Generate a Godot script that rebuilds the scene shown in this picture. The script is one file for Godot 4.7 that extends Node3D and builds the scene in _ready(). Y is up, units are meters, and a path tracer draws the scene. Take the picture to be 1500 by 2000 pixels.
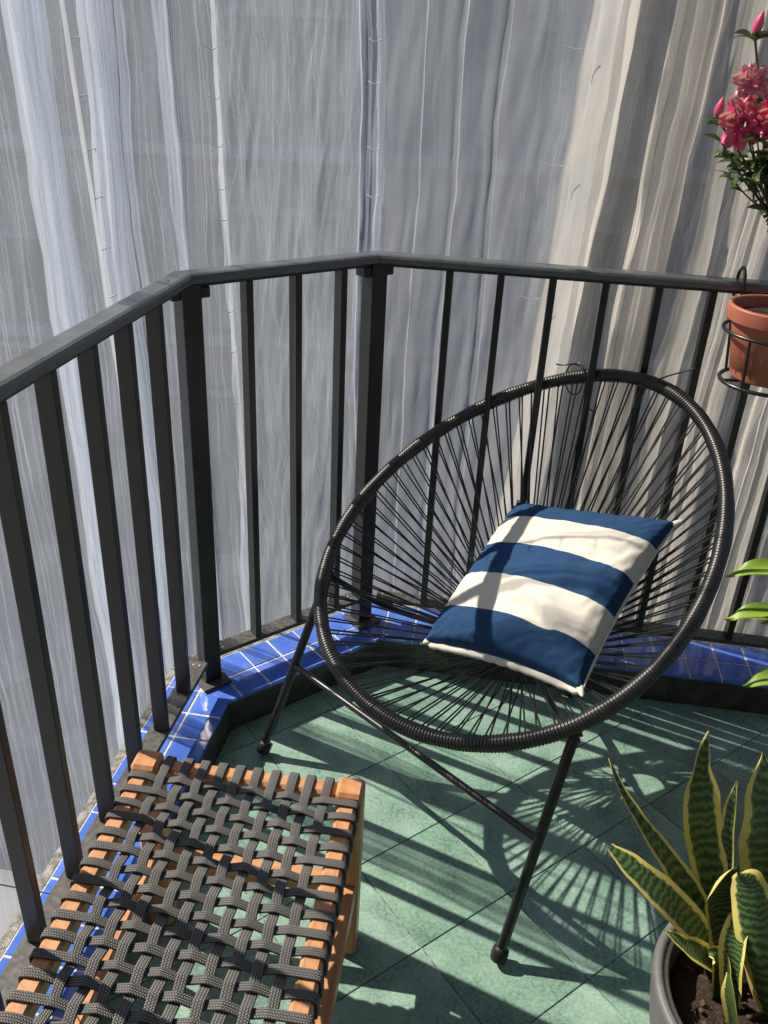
extends Node3D

# ------------------------------------------------------------------ layout
# Three railing runs: left, middle, right. D = direction along, N = inward normal (x, z), B = N.p of the bar's inner edge.
const D := [Vector2(0.1436, -0.9896), Vector2(0.7791, -0.6269), Vector2(0.9928, 0.1201)]
const N := [Vector2(0.9896, 0.1436), Vector2(0.6269, 0.7791), Vector2(-0.1201, 0.9928)]
const B := [-0.6148, -1.506, -1.885]
const EDGE := [0.057, 0.081, 0.060]      # kerb inner edge, from B
const TILE := 0.0785
const KERB_H := 0.088
var rng := RandomNumberGenerator.new()
var used := {}
var M := {}

class MB:
	var v := PackedVector3Array()
	var uv := PackedVector2Array()
	var col := PackedColorArray()
	var ix := PackedInt32Array()
	func vert(p: Vector3, t := Vector2.ZERO) -> int:
		v.append(p)
		uv.append(t)
		return v.size() - 1
	func tri(a: int, b: int, c: int) -> void:
		ix.append(a); ix.append(b); ix.append(c)
	func quad(a: int, b: int, c: int, d: int) -> void:
		tri(a, b, c); tri(a, c, d)
	func face(p: Array) -> void:
		var s := v.size()
		for q: Vector3 in p:
			vert(q, Vector2(q.x, q.z))
		for i in range(1, p.size() - 1):
			tri(s, s + i, s + i + 1)
	func outward() -> void:
		var vol := 0.0
		for i in range(0, ix.size(), 3):
			vol += v[ix[i]].dot(v[ix[i + 1]].cross(v[ix[i + 2]]))
		if vol > 0.0:
			ix.reverse()
	func mesh() -> ArrayMesh:
		var n := PackedVector3Array()
		n.resize(v.size())
		for i in range(0, ix.size(), 3):
			var a := ix[i]
			var b := ix[i + 1]
			var c := ix[i + 2]
			var f := (v[c] - v[a]).cross(v[b] - v[a])
			n[a] += f; n[b] += f; n[c] += f
		for i in n.size():
			n[i] = n[i].normalized() if n[i].length_squared() > 1e-24 else Vector3.UP
		var arr := []
		arr.resize(Mesh.ARRAY_MAX)
		arr[Mesh.ARRAY_VERTEX] = v
		arr[Mesh.ARRAY_NORMAL] = n
		arr[Mesh.ARRAY_TEX_UV] = uv
		if col.size() == v.size():
			arr[Mesh.ARRAY_COLOR] = col
		arr[Mesh.ARRAY_INDEX] = ix
		var m := ArrayMesh.new()
		m.add_surface_from_arrays(Mesh.PRIMITIVE_TRIANGLES, arr)
		return m

# ------------------------------------------------------------------ node helpers
func numbered(n: String) -> String:
	if not used.has(n):
		used[n] = 0
		return n
	used[n] += 1
	return "%s_%03d" % [n, used[n]]

func put(called: String, mesh: Mesh, mat: Material, parent: Node3D, at := Transform3D()) -> MeshInstance3D:
	var o := MeshInstance3D.new()
	o.name = numbered(called) if parent == self else called
	o.mesh = mesh
	o.material_override = mat
	o.transform = at
	parent.add_child(o, true)
	return o

func thing(called: String, label: String, category: String, at := Vector3.ZERO, turn := 0.0, group := "") -> Node3D:
	var o := Node3D.new()
	o.name = numbered(called)
	add_child(o)
	o.position = at
	o.rotation.y = turn
	o.set_meta("label", label)
	o.set_meta("category", category)
	if group != "":
		o.set_meta("group", group)
	return o

func setting(called: String) -> Node3D:
	var o := Node3D.new()
	o.name = numbered(called)
	add_child(o)
	o.set_meta("kind", "structure")
	return o

func sub(called: String, parent: Node3D, at := Vector3.ZERO) -> Node3D:
	var o := Node3D.new()
	o.name = called
	parent.add_child(o, true)
	o.position = at
	return o

# ------------------------------------------------------------------ shapes
func box(size: Vector3, c := 0.001) -> ArrayMesh:
	var m := MB.new()
	var h := size / 2.0
	c = minf(c, minf(h.x, minf(h.y, h.z)) * 0.9)
	var s := [-1.0, 1.0]
	for ax in 3:
		for sg: float in s:
			var p := []
			for q: Vector2 in [Vector2(-1, -1), Vector2(1, -1), Vector2(1, 1), Vector2(-1, 1)]:
				var w := Vector3.ZERO
				w[ax] = sg * h[ax]
				w[(ax + 1) % 3] = q.x * (h[(ax + 1) % 3] - c)
				w[(ax + 2) % 3] = q.y * (h[(ax + 2) % 3] - c)
				p.append(w)
			if sg > 0:
				p.reverse()
			m.face(p)
	for ax in 3:
		var b := (ax + 1) % 3
		var d := (ax + 2) % 3
		for sb: float in s:
			for sd: float in s:
				var p := []
				for e: Vector3 in [Vector3(-1, 1, 0), Vector3(1, 1, 0), Vector3(1, 0, 1), Vector3(-1, 0, 1)]:
					var w := Vector3.ZERO
					w[ax] = e.x * (h[ax] - c)
					w[b] = sb * (h[b] - (0.0 if e.y > 0 else c))
					w[d] = sd * (h[d] - (0.0 if e.z > 0 else c))
					p.append(w)
				if sb * sd < 0:
					p.reverse()
				m.face(p)
	for sx: float in s:
		for sy: float in s:
			for sz: float in s:
				var p := [Vector3(sx * h.x, sy * (h.y - c), sz * (h.z - c)), Vector3(sx * (h.x - c), sy * h.y, sz * (h.z - c)), Vector3(sx * (h.x - c), sy * (h.y - c), sz * h.z)]
				if sx * sy * sz > 0:
					p.reverse()
				m.face(p)
	return m.mesh()

# a flat polygon (x, z) extruded between two heights, its upper edge bevelled
func prism(poly: PackedVector2Array, y0: float, y1: float, c := 0.0) -> ArrayMesh:
	var m := MB.new()
	var top := poly
	if c > 0.0:
		var ins := Geometry2D.offset_polygon(poly, -c)
		if ins.size() == 1 and ins[0].size() == poly.size():
			# keep corresponding corners
			var best := 0
			for k in ins[0].size():
				if ins[0][k].distance_to(poly[0]) < ins[0][best].distance_to(poly[0]):
					best = k
			top = PackedVector2Array()
			for k in poly.size():
				top.append(ins[0][(best + k) % poly.size()])
			if Geometry2D.is_polygon_clockwise(top) != Geometry2D.is_polygon_clockwise(poly):
				top = poly
		else:
			c = 0.0
	var t := []
	var b := []
	for q in top: t.append(Vector3(q.x, y1, q.y))
	for q in poly: b.append(Vector3(q.x, y0, q.y))
	m.face(t)
	var br := b.duplicate()
	br.reverse()
	m.face(br)
	var n := poly.size()
	for i in n:
		var j := (i + 1) % n
		var p := poly[i]
		var q := poly[j]
		m.face([Vector3(p.x, y1 - c, p.y), Vector3(p.x, y0, p.y), Vector3(q.x, y0, q.y), Vector3(q.x, y1 - c, q.y)])
		if c > 0.0:
			m.face([Vector3(top[i].x, y1, top[i].y), Vector3(p.x, y1 - c, p.y), Vector3(q.x, y1 - c, q.y), Vector3(top[j].x, y1, top[j].y)])
	m.outward()
	return m.mesh()

func tube_into(m: MB, pts: Array, rad, sides := 8, caps := true) -> void:
	var s0 := m.v.size()
	var up := Vector3.UP
	var t0: Vector3 = (pts[1] - pts[0]).normalized()
	if absf(t0.dot(up)) > 0.9:
		up = Vector3.RIGHT
	var nrm := t0.cross(up).normalized()
	var n := pts.size()
	var run := 0.0
	for i in n:
		var t: Vector3 = (pts[mini(i + 1, n - 1)] - pts[maxi(i - 1, 0)]).normalized()
		nrm = (nrm - t * nrm.dot(t)).normalized()
		var bi := t.cross(nrm)
		var r: float = rad[i] if rad is Array else rad
		if i > 0:
			run += pts[i].distance_to(pts[i - 1])
		for k in sides + 1:
			var a := TAU * k / sides
			m.vert(pts[i] + (nrm * cos(a) + bi * sin(a)) * r, Vector2(float(k) / sides, run))
	for i in n - 1:
		for k in sides:
			var a := s0 + i * (sides + 1) + k
			m.quad(a, a + sides + 1, a + sides + 2, a + 1)
	if caps:
		for e in [0, n - 1]:
			var c := m.vert(pts[e])
			var ring := []
			for k in sides:
				ring.append(m.vert(m.v[s0 + e * (sides + 1) + k]))
			for k in sides:
				if e == 0:
					m.tri(c, ring[k], ring[(k + 1) % sides])
				else:
					m.tri(c, ring[(k + 1) % sides], ring[k])

func tube(pts: Array, rad, sides := 8, caps := true) -> ArrayMesh:
	var m := MB.new()
	tube_into(m, pts, rad, sides, caps)
	m.outward()
	return m.mesh()

func lathe(profile: Array, sides := 40) -> ArrayMesh:
	var m := MB.new()
	var n := profile.size()
	for i in n:
		for k in sides + 1:
			var a := TAU * k / sides
			m.vert(Vector3(profile[i].x * cos(a), profile[i].y, profile[i].x * sin(a)), Vector2(float(k) / sides, float(i) / n))
	for i in n - 1:
		for k in sides:
			var a := i * (sides + 1) + k
			m.quad(a, a + 1, a + sides + 2, a + sides + 1)
	m.outward()
	return m.mesh()

func curve(p: Array, steps: int) -> Array:
	var out := []
	var n := p.size()
	for i in n - 1:
		var a: Vector3 = p[maxi(i - 1, 0)]
		var b: Vector3 = p[i]
		var c: Vector3 = p[i + 1]
		var d: Vector3 = p[mini(i + 2, n - 1)]
		for k in steps:
			var t := float(k) / steps
			out.append(b.cubic_interpolate(c, a, d, t))
	out.append(p[n - 1])
	return out

# ------------------------------------------------------------------ run geometry
func pt(k: int, t: float, n: float, y := 0.0) -> Vector3:   # t along run k from its first corner, n inward from the bar's inner edge
	var o := corner(k)
	var q: Vector2 = o + D[k] * t + N[k] * n
	return Vector3(q.x, y, q.y)

func meet(k: int, nk: float, j: int, nj: float) -> Vector2:  # where two runs' offset lines cross
	var a: Vector2 = N[k]
	var b: Vector2 = N[j]
	var c: float = B[k] + nk
	var d: float = B[j] + nj
	var det := a.x * b.y - a.y * b.x
	return Vector2((c * b.y - a.y * d) / det, (a.x * d - c * b.x) / det)

func corner(k: int) -> Vector2:
	if k == 0 or k == 1:
		return meet(0, 0.0, 1, 0.0)
	return meet(1, 0.0, 2, 0.0)

func line_at(k: int, t: float, n: float) -> Vector2:
	return corner(k) + D[k] * t + N[k] * n

const T_LEFT := -2.15     # far end of the left run, towards the house
const T_RIGHT := 1.75

# the strip of run k between two offsets given for all three runs
func strip(k: int, na: Array, nb: Array) -> PackedVector2Array:
	if k == 0:
		return PackedVector2Array([line_at(0, T_LEFT, na[0]), meet(0, na[0], 1, na[1]), meet(0, nb[0], 1, nb[1]), line_at(0, T_LEFT, nb[0])])
	if k == 1:
		return PackedVector2Array([meet(0, na[0], 1, na[1]), meet(1, na[1], 2, na[2]), meet(1, nb[1], 2, nb[2]), meet(0, nb[0], 1, nb[1])])
	return PackedVector2Array([meet(1, na[1], 2, na[2]), line_at(2, T_RIGHT, na[2]), line_at(2, T_RIGHT, nb[2]), meet(1, nb[1], 2, nb[2])])

func plus(a: Array, d: float) -> Array:
	return [a[0] + d, a[1] + d, a[2] + d]

# ------------------------------------------------------------------ materials
func lin(r: float, g: float, b: float, a := 1.0) -> Color:   # a real-world base colour as sRGB
	var c := Color(r, g, b).linear_to_srgb()
	c.a = a
	return c

func mat(c: Color, rough := 0.6, spec := 0.5) -> StandardMaterial3D:
	var m := StandardMaterial3D.new()
	m.albedo_color = c
	m.roughness = rough
	m.metallic_specular = spec
	return m

func noise_img(sd: int, freq: float, w: int, h: int, oct := 4, kind := FastNoiseLite.TYPE_SIMPLEX_SMOOTH) -> Image:
	var f := FastNoiseLite.new()
	f.seed = sd
	f.noise_type = kind
	f.frequency = freq
	f.fractal_octaves = oct
	var im := f.get_seamless_image(w, h)
	im.convert(Image.FORMAT_L8)
	return im

func ramp_tex(im: Image, stops: Array) -> ImageTexture:   # grey picture through a colour ramp; stops: [[pos, Color], ...]
	var g := Gradient.new()
	var o := PackedFloat32Array()
	var c := PackedColorArray()
	for s in stops:
		o.append(s[0]); c.append(s[1])
	g.offsets = o
	g.colors = c
	var lut := PackedByteArray()
	for i in 256:
		var q := g.sample(i / 255.0)
		lut.append(int(q.r * 255)); lut.append(int(q.g * 255)); lut.append(int(q.b * 255))
	var src := im.get_data()
	var out := PackedByteArray()
	out.resize(src.size() * 3)
	for i in src.size():
		var k := src[i] * 3
		out[i * 3] = lut[k]; out[i * 3 + 1] = lut[k + 1]; out[i * 3 + 2] = lut[k + 2]
	return ImageTexture.create_from_image(Image.create_from_data(im.get_width(), im.get_height(), false, Image.FORMAT_RGB8, out))

func tri_mat(tex: Texture2D, scale: float, rough: float, offset := Vector3.ZERO, world := false) -> StandardMaterial3D:
	var m := mat(Color.WHITE, rough)
	m.albedo_texture = tex
	m.uv1_triplanar = true
	m.uv1_world_triplanar = world
	m.uv1_scale = Vector3.ONE * scale
	m.uv1_offset = offset
	return m

func bump(m: StandardMaterial3D, im: Image, cm: float) -> void:
	m.heightmap_enabled = true
	m.heightmap_texture = ImageTexture.create_from_image(im)
	m.heightmap_scale = cm

func mix_noise(a: Image, b: Image, wa: float, wb: float) -> Image:
	var p := a.get_data()
	var q := b.get_data()
	for i in p.size():
		p[i] = clampi(int(p[i] * wa + q[i] * wb), 0, 255)
	return Image.create_from_data(a.get_width(), a.get_height(), false, Image.FORMAT_L8, p)

func scratch(im: Image, count: int, length: int, val: int, wander := 0.3, soft := 0.5, ang := -1.0) -> void:
	var w := im.get_width()
	var h := im.get_height()
	for i in count:
		var p := Vector2(rng.randf() * w, rng.randf() * h)
		var a := rng.randf() * TAU if ang < 0.0 else ang + rng.randf_range(-0.4, 0.4)
		var n := int(length * rng.randf_range(0.3, 1.0))
		for k in n:
			a += rng.randf_range(-wander, wander) * 0.3
			p += Vector2(cos(a), sin(a))
			var x := posmod(int(p.x), w)
			var y := posmod(int(p.y), h)
			var o := im.get_pixel(x, y).r
			im.set_pixel(x, y, Color.from_rgba8(int(lerpf(o * 255, val, soft)), 0, 0))

func make_materials() -> void:
	# painted steel
	var pn := noise_img(5, 0.02, 256, 256)
	M.steel = tri_mat(ramp_tex(pn, [[0.0, lin(0.012, 0.0125, 0.014)], [1.0, lin(0.022, 0.023, 0.026)]]), 3.0, 0.36, Vector3.ZERO, true)
	M.steel.metallic_specular = 0.55
	M.rail = tri_mat(ramp_tex(mix_noise(pn, noise_img(6, 0.15, 256, 256), 0.7, 0.3), [[0.2, lin(0.085, 0.096, 0.106)], [0.8, lin(0.125, 0.138, 0.15)]]), 4.0, 0.3, Vector3.ZERO, true)
	M.rail.metallic_specular = 0.6
	M.bar = tri_mat(ramp_tex(noise_img(7, 0.06, 256, 256), [[0.2, lin(0.045, 0.045, 0.045)], [0.8, lin(0.11, 0.108, 0.1)]]), 4.0, 0.55, Vector3.ZERO, true)
	M.wire = mat(lin(0.012, 0.012, 0.013), 0.32, 0.55)
	M.chair_steel = mat(lin(0.01, 0.01, 0.011), 0.3, 0.55)
	M.cord = mat(lin(0.014, 0.014, 0.016), 0.33, 0.6)
	M.rubber = mat(lin(0.012, 0.012, 0.012), 0.5, 0.4)
	# floor tiles
	var base := mix_noise(noise_img(11, 0.006, 512, 512, 5), noise_img(12, 0.09, 512, 512, 3), 0.55, 0.45)
	var fine := noise_img(13, 0.3, 512, 512, 2)
	base = mix_noise(base, fine, 0.62, 0.38)
	scratch(base, 60, 170, 235, 0.5, 0.45)
	scratch(base, 26, 200, 40, 0.5, 0.45)
	var g := [[0.25, lin(0.08, 0.155, 0.13)], [0.42, lin(0.185, 0.315, 0.262)], [0.58, lin(0.25, 0.395, 0.335)], [0.75, lin(0.34, 0.48, 0.42)], [0.92, lin(0.54, 0.62, 0.56)]]
	M.floor = []
	var tex := ramp_tex(base, g)
	var grit := mix_noise(base, noise_img(14, 0.2, 512, 512, 3), 0.4, 0.6)
	for i in 4:
		var m := tri_mat(tex, 2.3, 0.52, Vector3(0.37 * i, 0.0, 0.61 * i))
		var t := 1.0 - 0.02 * i
		m.albedo_color = Color(t, 1.0 - 0.01 * i, t)
		bump(m, grit, 0.04)
		M.floor.append(m)
	M.floor_grout = tri_mat(ramp_tex(noise_img(15, 0.05, 256, 256), [[0.25, lin(0.06, 0.08, 0.07)], [0.5, lin(0.16, 0.2, 0.175)], [0.75, lin(0.42, 0.47, 0.43)]]), 5.0, 0.9, Vector3.ZERO, true)
	# skirting: dark green marble, grimy
	var sk := mix_noise(noise_img(21, 0.01, 512, 512, 5), noise_img(22, 0.08, 512, 512, 3), 0.6, 0.4)
	scratch(sk, 40, 160, 200, 0.5, 0.35)
	M.skirt = tri_mat(ramp_tex(sk, [[0.2, lin(0.022, 0.022, 0.018)], [0.5, lin(0.05, 0.055, 0.045)], [0.75, lin(0.085, 0.095, 0.078)], [0.95, lin(0.2, 0.21, 0.18)]]), 2.5, 0.5, Vector3.ZERO, true)
	# blue glazed tiles
	M.blue = []
	var bn := noise_img(31, 0.02, 256, 256, 4)
	for i in 3:
		var k := 1.0 - 0.07 * i
		var m := tri_mat(ramp_tex(bn, [[0.2, lin(0.075 * k, 0.175 * k, 0.66 * k)], [0.8, lin(0.105 * k, 0.22 * k, 0.74 * k)]]), 3.0, 0.1, Vector3(i * 0.4, 0, i * 0.2))
		m.metallic_specular = 0.55
		bump(m, noise_img(32, 0.02, 256, 256, 2), 0.05)
		M.blue.append(m)
	M.grout = tri_mat(ramp_tex(noise_img(33, 0.06, 256, 256), [[0.2, lin(0.5, 0.49, 0.46)], [0.7, lin(0.74, 0.73, 0.7)]]), 6.0, 0.9, Vector3.ZERO, true)
	var cn := mix_noise(noise_img(34, 0.03, 256, 256, 5), noise_img(35, 0.2, 256, 256, 2), 0.6, 0.4)
	M.cement = tri_mat(ramp_tex(cn, [[0.25, lin(0.10, 0.098, 0.09)], [0.55, lin(0.30, 0.295, 0.275)], [0.8, lin(0.46, 0.45, 0.43)]]), 5.0, 0.9, Vector3.ZERO, true)
	bump(M.cement, cn, 0.2)
	# wood, grain along the piece's own x axis
	var wf := FastNoiseLite.new()
	wf.seed = 41
	wf.frequency = 0.05
	wf.fractal_octaves = 3
	var wi := Image.create(256, 256, false, Image.FORMAT_L8)
	for y in 256:
		for x in 256:
			var a := wf.get_noise_2d(x * 0.12, y * 1.6) * 0.5 + 0.5
			var b := wf.get_noise_2d(x * 0.5 + 900, y * 6.0) * 0.5 + 0.5
			wi.set_pixel(x, y, Color.from_rgba8(clampi(int((a * 0.7 + b * 0.3) * 255), 0, 255), 0, 0))
	var wt := ramp_tex(wi, [[0.2, lin(0.44, 0.20, 0.085)], [0.5, lin(0.55, 0.265, 0.12)], [0.8, lin(0.63, 0.33, 0.155)]])
	M.wood_x = tri_mat(wt, 4.0, 0.42)
	M.wood_y = mat(Color.WHITE, 0.42)
	M.wood_y.albedo_texture = wt
	M.wood_y.uv1_scale = Vector3(1, 1, 1)
	# braided strap
	var br := Image.create(64, 64, false, Image.FORMAT_L8)
	for y in 64:
		for x in 64:
			var u := x / 16.0
			var c := int(floor(u))
			var fu := u - c
			var sgn := 1.0 if c % 2 == 0 else -1.0
			var w := fposmod(y / 12.8 + sgn * (fu - 0.5) * 0.9 + (0.5 if c % 2 else 0.0), 1.0)
			var hgt := sin(PI * w) * pow(sin(PI * fu), 0.5)
			br.set_pixel(x, y, Color.from_rgba8(clampi(int(hgt * 255), 0, 255), 0, 0))
	M.strap = mat(Color.WHITE, 0.75, 0.35)
	M.strap.albedo_texture = ramp_tex(br, [[0.0, lin(0.008, 0.008, 0.009)], [0.35, lin(0.11, 0.11, 0.112)], [1.0, lin(0.29, 0.287, 0.285)]])
	bump(M.strap, br, 0.12)
	# cushion
	var ci := Image.create(512, 512, false, Image.FORMAT_RGB8)
	var navy := lin(0.022, 0.066, 0.165)
	var white := lin(0.72, 0.695, 0.635)
	ci.fill(navy)
	ci.fill_rect(Rect2i(0, int(0.18 * 512), 512, int(0.215 * 512)), white)
	ci.fill_rect(Rect2i(0, int(0.60 * 512), 512, int(0.215 * 512)), white)
	for y in 512:
		for x in 512:
			var c := ci.get_pixel(x, y)
			var k := 0.95 + 0.05 * (1.0 if (x + y) % 2 else -1.0) * rng.randf() + (0.03 if (x % 4 == 0) else 0.0)
			ci.set_pixel(x, y, Color(c.r * k, c.g * k, c.b * k))
	M.cushion = mat(Color.WHITE, 0.85, 0.25)
	M.cushion.albedo_texture = ImageTexture.create_from_image(ci)
	M.canvas = tri_mat(ramp_tex(noise_img(51, 0.3, 256, 256, 2), [[0.2, lin(0.66, 0.63, 0.57)], [0.8, lin(0.78, 0.75, 0.68)]]), 12.0, 0.9)
	# clay-coloured plastic, grey pot, soil
	M.terra = tri_mat(ramp_tex(noise_img(61, 0.02, 256, 256), [[0.2, lin(0.40, 0.125, 0.07)], [0.8, lin(0.48, 0.16, 0.095)]]), 6.0, 0.45)
	M.pot = tri_mat(ramp_tex(mix_noise(noise_img(62, 0.012, 256, 256), noise_img(63, 0.2, 256, 256), 0.7, 0.3), [[0.2, lin(0.085, 0.088, 0.09)], [0.8, lin(0.15, 0.153, 0.155)]]), 3.0, 0.55)
	var so := noise_img(64, 0.12, 256, 256, 4)
	M.soil = tri_mat(ramp_tex(so, [[0.2, lin(0.008, 0.005, 0.004)], [0.6, lin(0.035, 0.02, 0.013)], [0.9, lin(0.12, 0.07, 0.045)]]), 8.0, 0.95)
	M.bark = tri_mat(ramp_tex(so, [[0.2, lin(0.06, 0.03, 0.017)], [0.9, lin(0.20, 0.11, 0.066)]]), 10.0, 0.9)
	M.stem = mat(lin(0.09, 0.075, 0.035), 0.7)
	# snake plant leaf: u across, v along
	var li := Image.create(128, 512, false, Image.FORMAT_RGB8)
	var ln := FastNoiseLite.new()
	ln.seed = 71
	ln.frequency = 0.03
	for y in 512:
		for x in 128:
			var u := absf(x / 127.0 - 0.5) * 2.0
			var wob := ln.get_noise_2d(x * 0.15 + 300.0, y * 0.9) * 0.12
			var edge := 0.72 + wob
			var band := sin(y * 0.27 + 3.2 * ln.get_noise_2d(x * 0.55, y * 0.35) + 1.6 * ln.get_noise_2d(x * 1.6 + 50.0, y * 0.8) + 1.2 * u)
			var c: Color
			if u > edge:
				var k := ln.get_noise_2d(x * 0.4, y * 0.2) * 0.5 + 0.5
				c = lin(0.68 + 0.08 * k, 0.58 + 0.08 * k, 0.12 + 0.14 * k)
			elif u > edge - 0.07:
				c = lin(0.17, 0.25, 0.07)
			else:
				var t := smoothstep(-0.6, 0.9, band + 0.5 * ln.get_noise_2d(x * 0.8, y * 0.15))
				c = lin(lerpf(0.022, 0.105, t), lerpf(0.06, 0.17, t), lerpf(0.018, 0.06, t))
			li.set_pixel(x, y, c)
	M.snake = mat(Color.WHITE, 0.4, 0.5)
	M.snake.albedo_texture = ImageTexture.create_from_image(li)
	M.snake.backlight_enabled = true
	M.snake.backlight = Color(0.25, 0.25, 0.12)
	for e in [["leaf_a", 0.045, 0.085, 0.022], ["leaf_b", 0.06, 0.115, 0.03], ["leaf_c", 0.13, 0.20, 0.035], ["fern", 0.22, 0.36, 0.045], ["petal_a", 0.9, 0.06, 0.26], ["petal_b", 0.92, 0.24, 0.43]]:
		var m := mat(lin(e[1], e[2], e[3]), 0.42, 0.45)
		m.backlight_enabled = true
		m.backlight = Color(0.6, 0.6, 0.5)
		M[e[0]] = m
	# far things
	var fa := mix_noise(noise_img(81, 0.008, 512, 512, 5), noise_img(82, 0.1, 512, 512, 3), 0.7, 0.3)
	M.facade = tri_mat(ramp_tex(fa, [[0.2, lin(0.13, 0.128, 0.125)], [0.8, lin(0.24, 0.235, 0.225)]]), 0.25, 0.9, Vector3.ZERO, true)
	M.facade_band = mat(lin(0.28, 0.275, 0.265), 0.85)
	M.facade_sand = tri_mat(ramp_tex(fa, [[0.2, lin(0.25, 0.22, 0.17)], [0.8, lin(0.38, 0.34, 0.27)]]), 0.4, 0.9, Vector3.ZERO, true)
	M.glass_dark = mat(lin(0.06, 0.08, 0.09), 0.12)
	M.shutter = mat(lin(0.12, 0.17, 0.17), 0.6)
	M.frame_white = mat(lin(0.24, 0.24, 0.235), 0.7)
	M.asphalt = tri_mat(ramp_tex(fa, [[0.2, lin(0.045, 0.045, 0.047)], [0.8, lin(0.085, 0.085, 0.086)]]), 0.5, 0.95, Vector3.ZERO, true)
	M.paving = tri_mat(ramp_tex(fa, [[0.2, lin(0.20, 0.195, 0.185)], [0.8, lin(0.33, 0.32, 0.30)]]), 0.5, 0.9, Vector3.ZERO, true)
	M.car_blue = mat(lin(0.10, 0.13, 0.17), 0.3)
	M.car_blue.clearcoat_enabled = true
	M.car_grey = mat(lin(0.13, 0.135, 0.14), 0.3)
	M.car_grey.clearcoat_enabled = true
	M.tyre = mat(lin(0.02, 0.02, 0.02), 0.8)
	M.chrome = mat(lin(0.5, 0.5, 0.5), 0.3)
	M.red = mat(lin(0.5, 0.05, 0.03), 0.4)
	M.plaster = tri_mat(ramp_tex(fa, [[0.2, lin(0.24, 0.225, 0.20)], [0.8, lin(0.32, 0.305, 0.28)]]), 0.6, 0.9, Vector3.ZERO, true)
	# nets
	M.net = net_mat(91, lin(0.64, 0.71, 0.84), 0.29, 220, 0.06, 0.0, 0.7)
	M.net_crinkle = net_mat(92, lin(0.58, 0.65, 0.77), 0.37, 900, 0.3, 0.12, 0.42)
	M.net_plain = net_mat(93, lin(0.76, 0.82, 0.93), 0.56, 130, 0.05, 0.0, 0.6)
	M.voile = net_mat(94, lin(0.90, 0.88, 0.84), 0.5, 420, 0.2, 0.1)
	M.net_hem = mat(lin(0.68, 0.74, 0.85, 0.5), 0.9)
	M.net_hem.transparency = BaseMaterial3D.TRANSPARENCY_ALPHA
	M.net_hem.backlight_enabled = true
	M.net_hem.backlight = Color(1, 1, 1)
	M.voile_hem = net_mat(95, lin(0.9, 0.885, 0.85), 0.93, 200, 0.1, 0.2)
	M.pin = mat(lin(0.75, 0.76, 0.78), 0.5)

# a sheer woven cloth: pale thread, see-through between the threads, creased
func net_mat(sd: int, c: Color, cover: float, creases: int, wander: float, slant: float, gain := 1.0) -> StandardMaterial3D:
	var w := 512
	var h := 1024
	var f := FastNoiseLite.new()
	f.seed = sd
	f.frequency = 0.006
	f.fractal_octaves = 4
	var im := f.get_seamless_image(w, h)
	im.convert(Image.FORMAT_L8)
	var a := im.get_data()
	var r := RandomNumberGenerator.new()
	r.seed = sd
	for i in a.size():
		a[i] = clampi(int((cover + (a[i] / 255.0 - 0.5) * 0.22 * cover + r.randf_range(-0.03, 0.03)) * 255.0), 0, 255)
	for i in creases:
		var x := r.randf() * w
		var y := r.randf() * h
		var n := int(r.randf_range(0.05, 0.45 if slant > 0.0 else 0.9) * h)
		var dir := slant * r.randf_range(-1.0, 1.0) + (r.randf_range(-0.05, 0.05))
		var lean0 := dir
		var strong := gain * r.randf_range(0.05, 0.36) * (1.0 - cover * 0.6)
		for k in n:
			dir += r.randf_range(-wander, wander) * 0.25
			dir = lerpf(dir, lean0, 0.05)
			x += dir
			y += 1.0
			var fade := sin(PI * float(k) / n)
			var px := posmod(int(x), w)
			var py := posmod(int(y), h)
			var at := py * w + px
			a[at] = clampi(a[at] + int(255.0 * strong * fade), 0, 255)
			at = py * w + (px + 1) % w
			a[at] = clampi(a[at] + int(110.0 * strong * fade), 0, 255)
	var out := PackedByteArray()
	out.resize(a.size() * 4)
	for i in a.size():
		out[i * 4] = 255; out[i * 4 + 1] = 255; out[i * 4 + 2] = 255; out[i * 4 + 3] = a[i]
	var m := mat(c, 0.95, 0.2)
	m.albedo_texture = ImageTexture.create_from_image(Image.create_from_data(w, h, false, Image.FORMAT_RGBA8, out))
	m.transparency = BaseMaterial3D.TRANSPARENCY_ALPHA
	m.backlight_enabled = true
	m.backlight = Color(1, 1, 1)
	m.cull_mode = BaseMaterial3D.CULL_DISABLED
	return m

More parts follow.
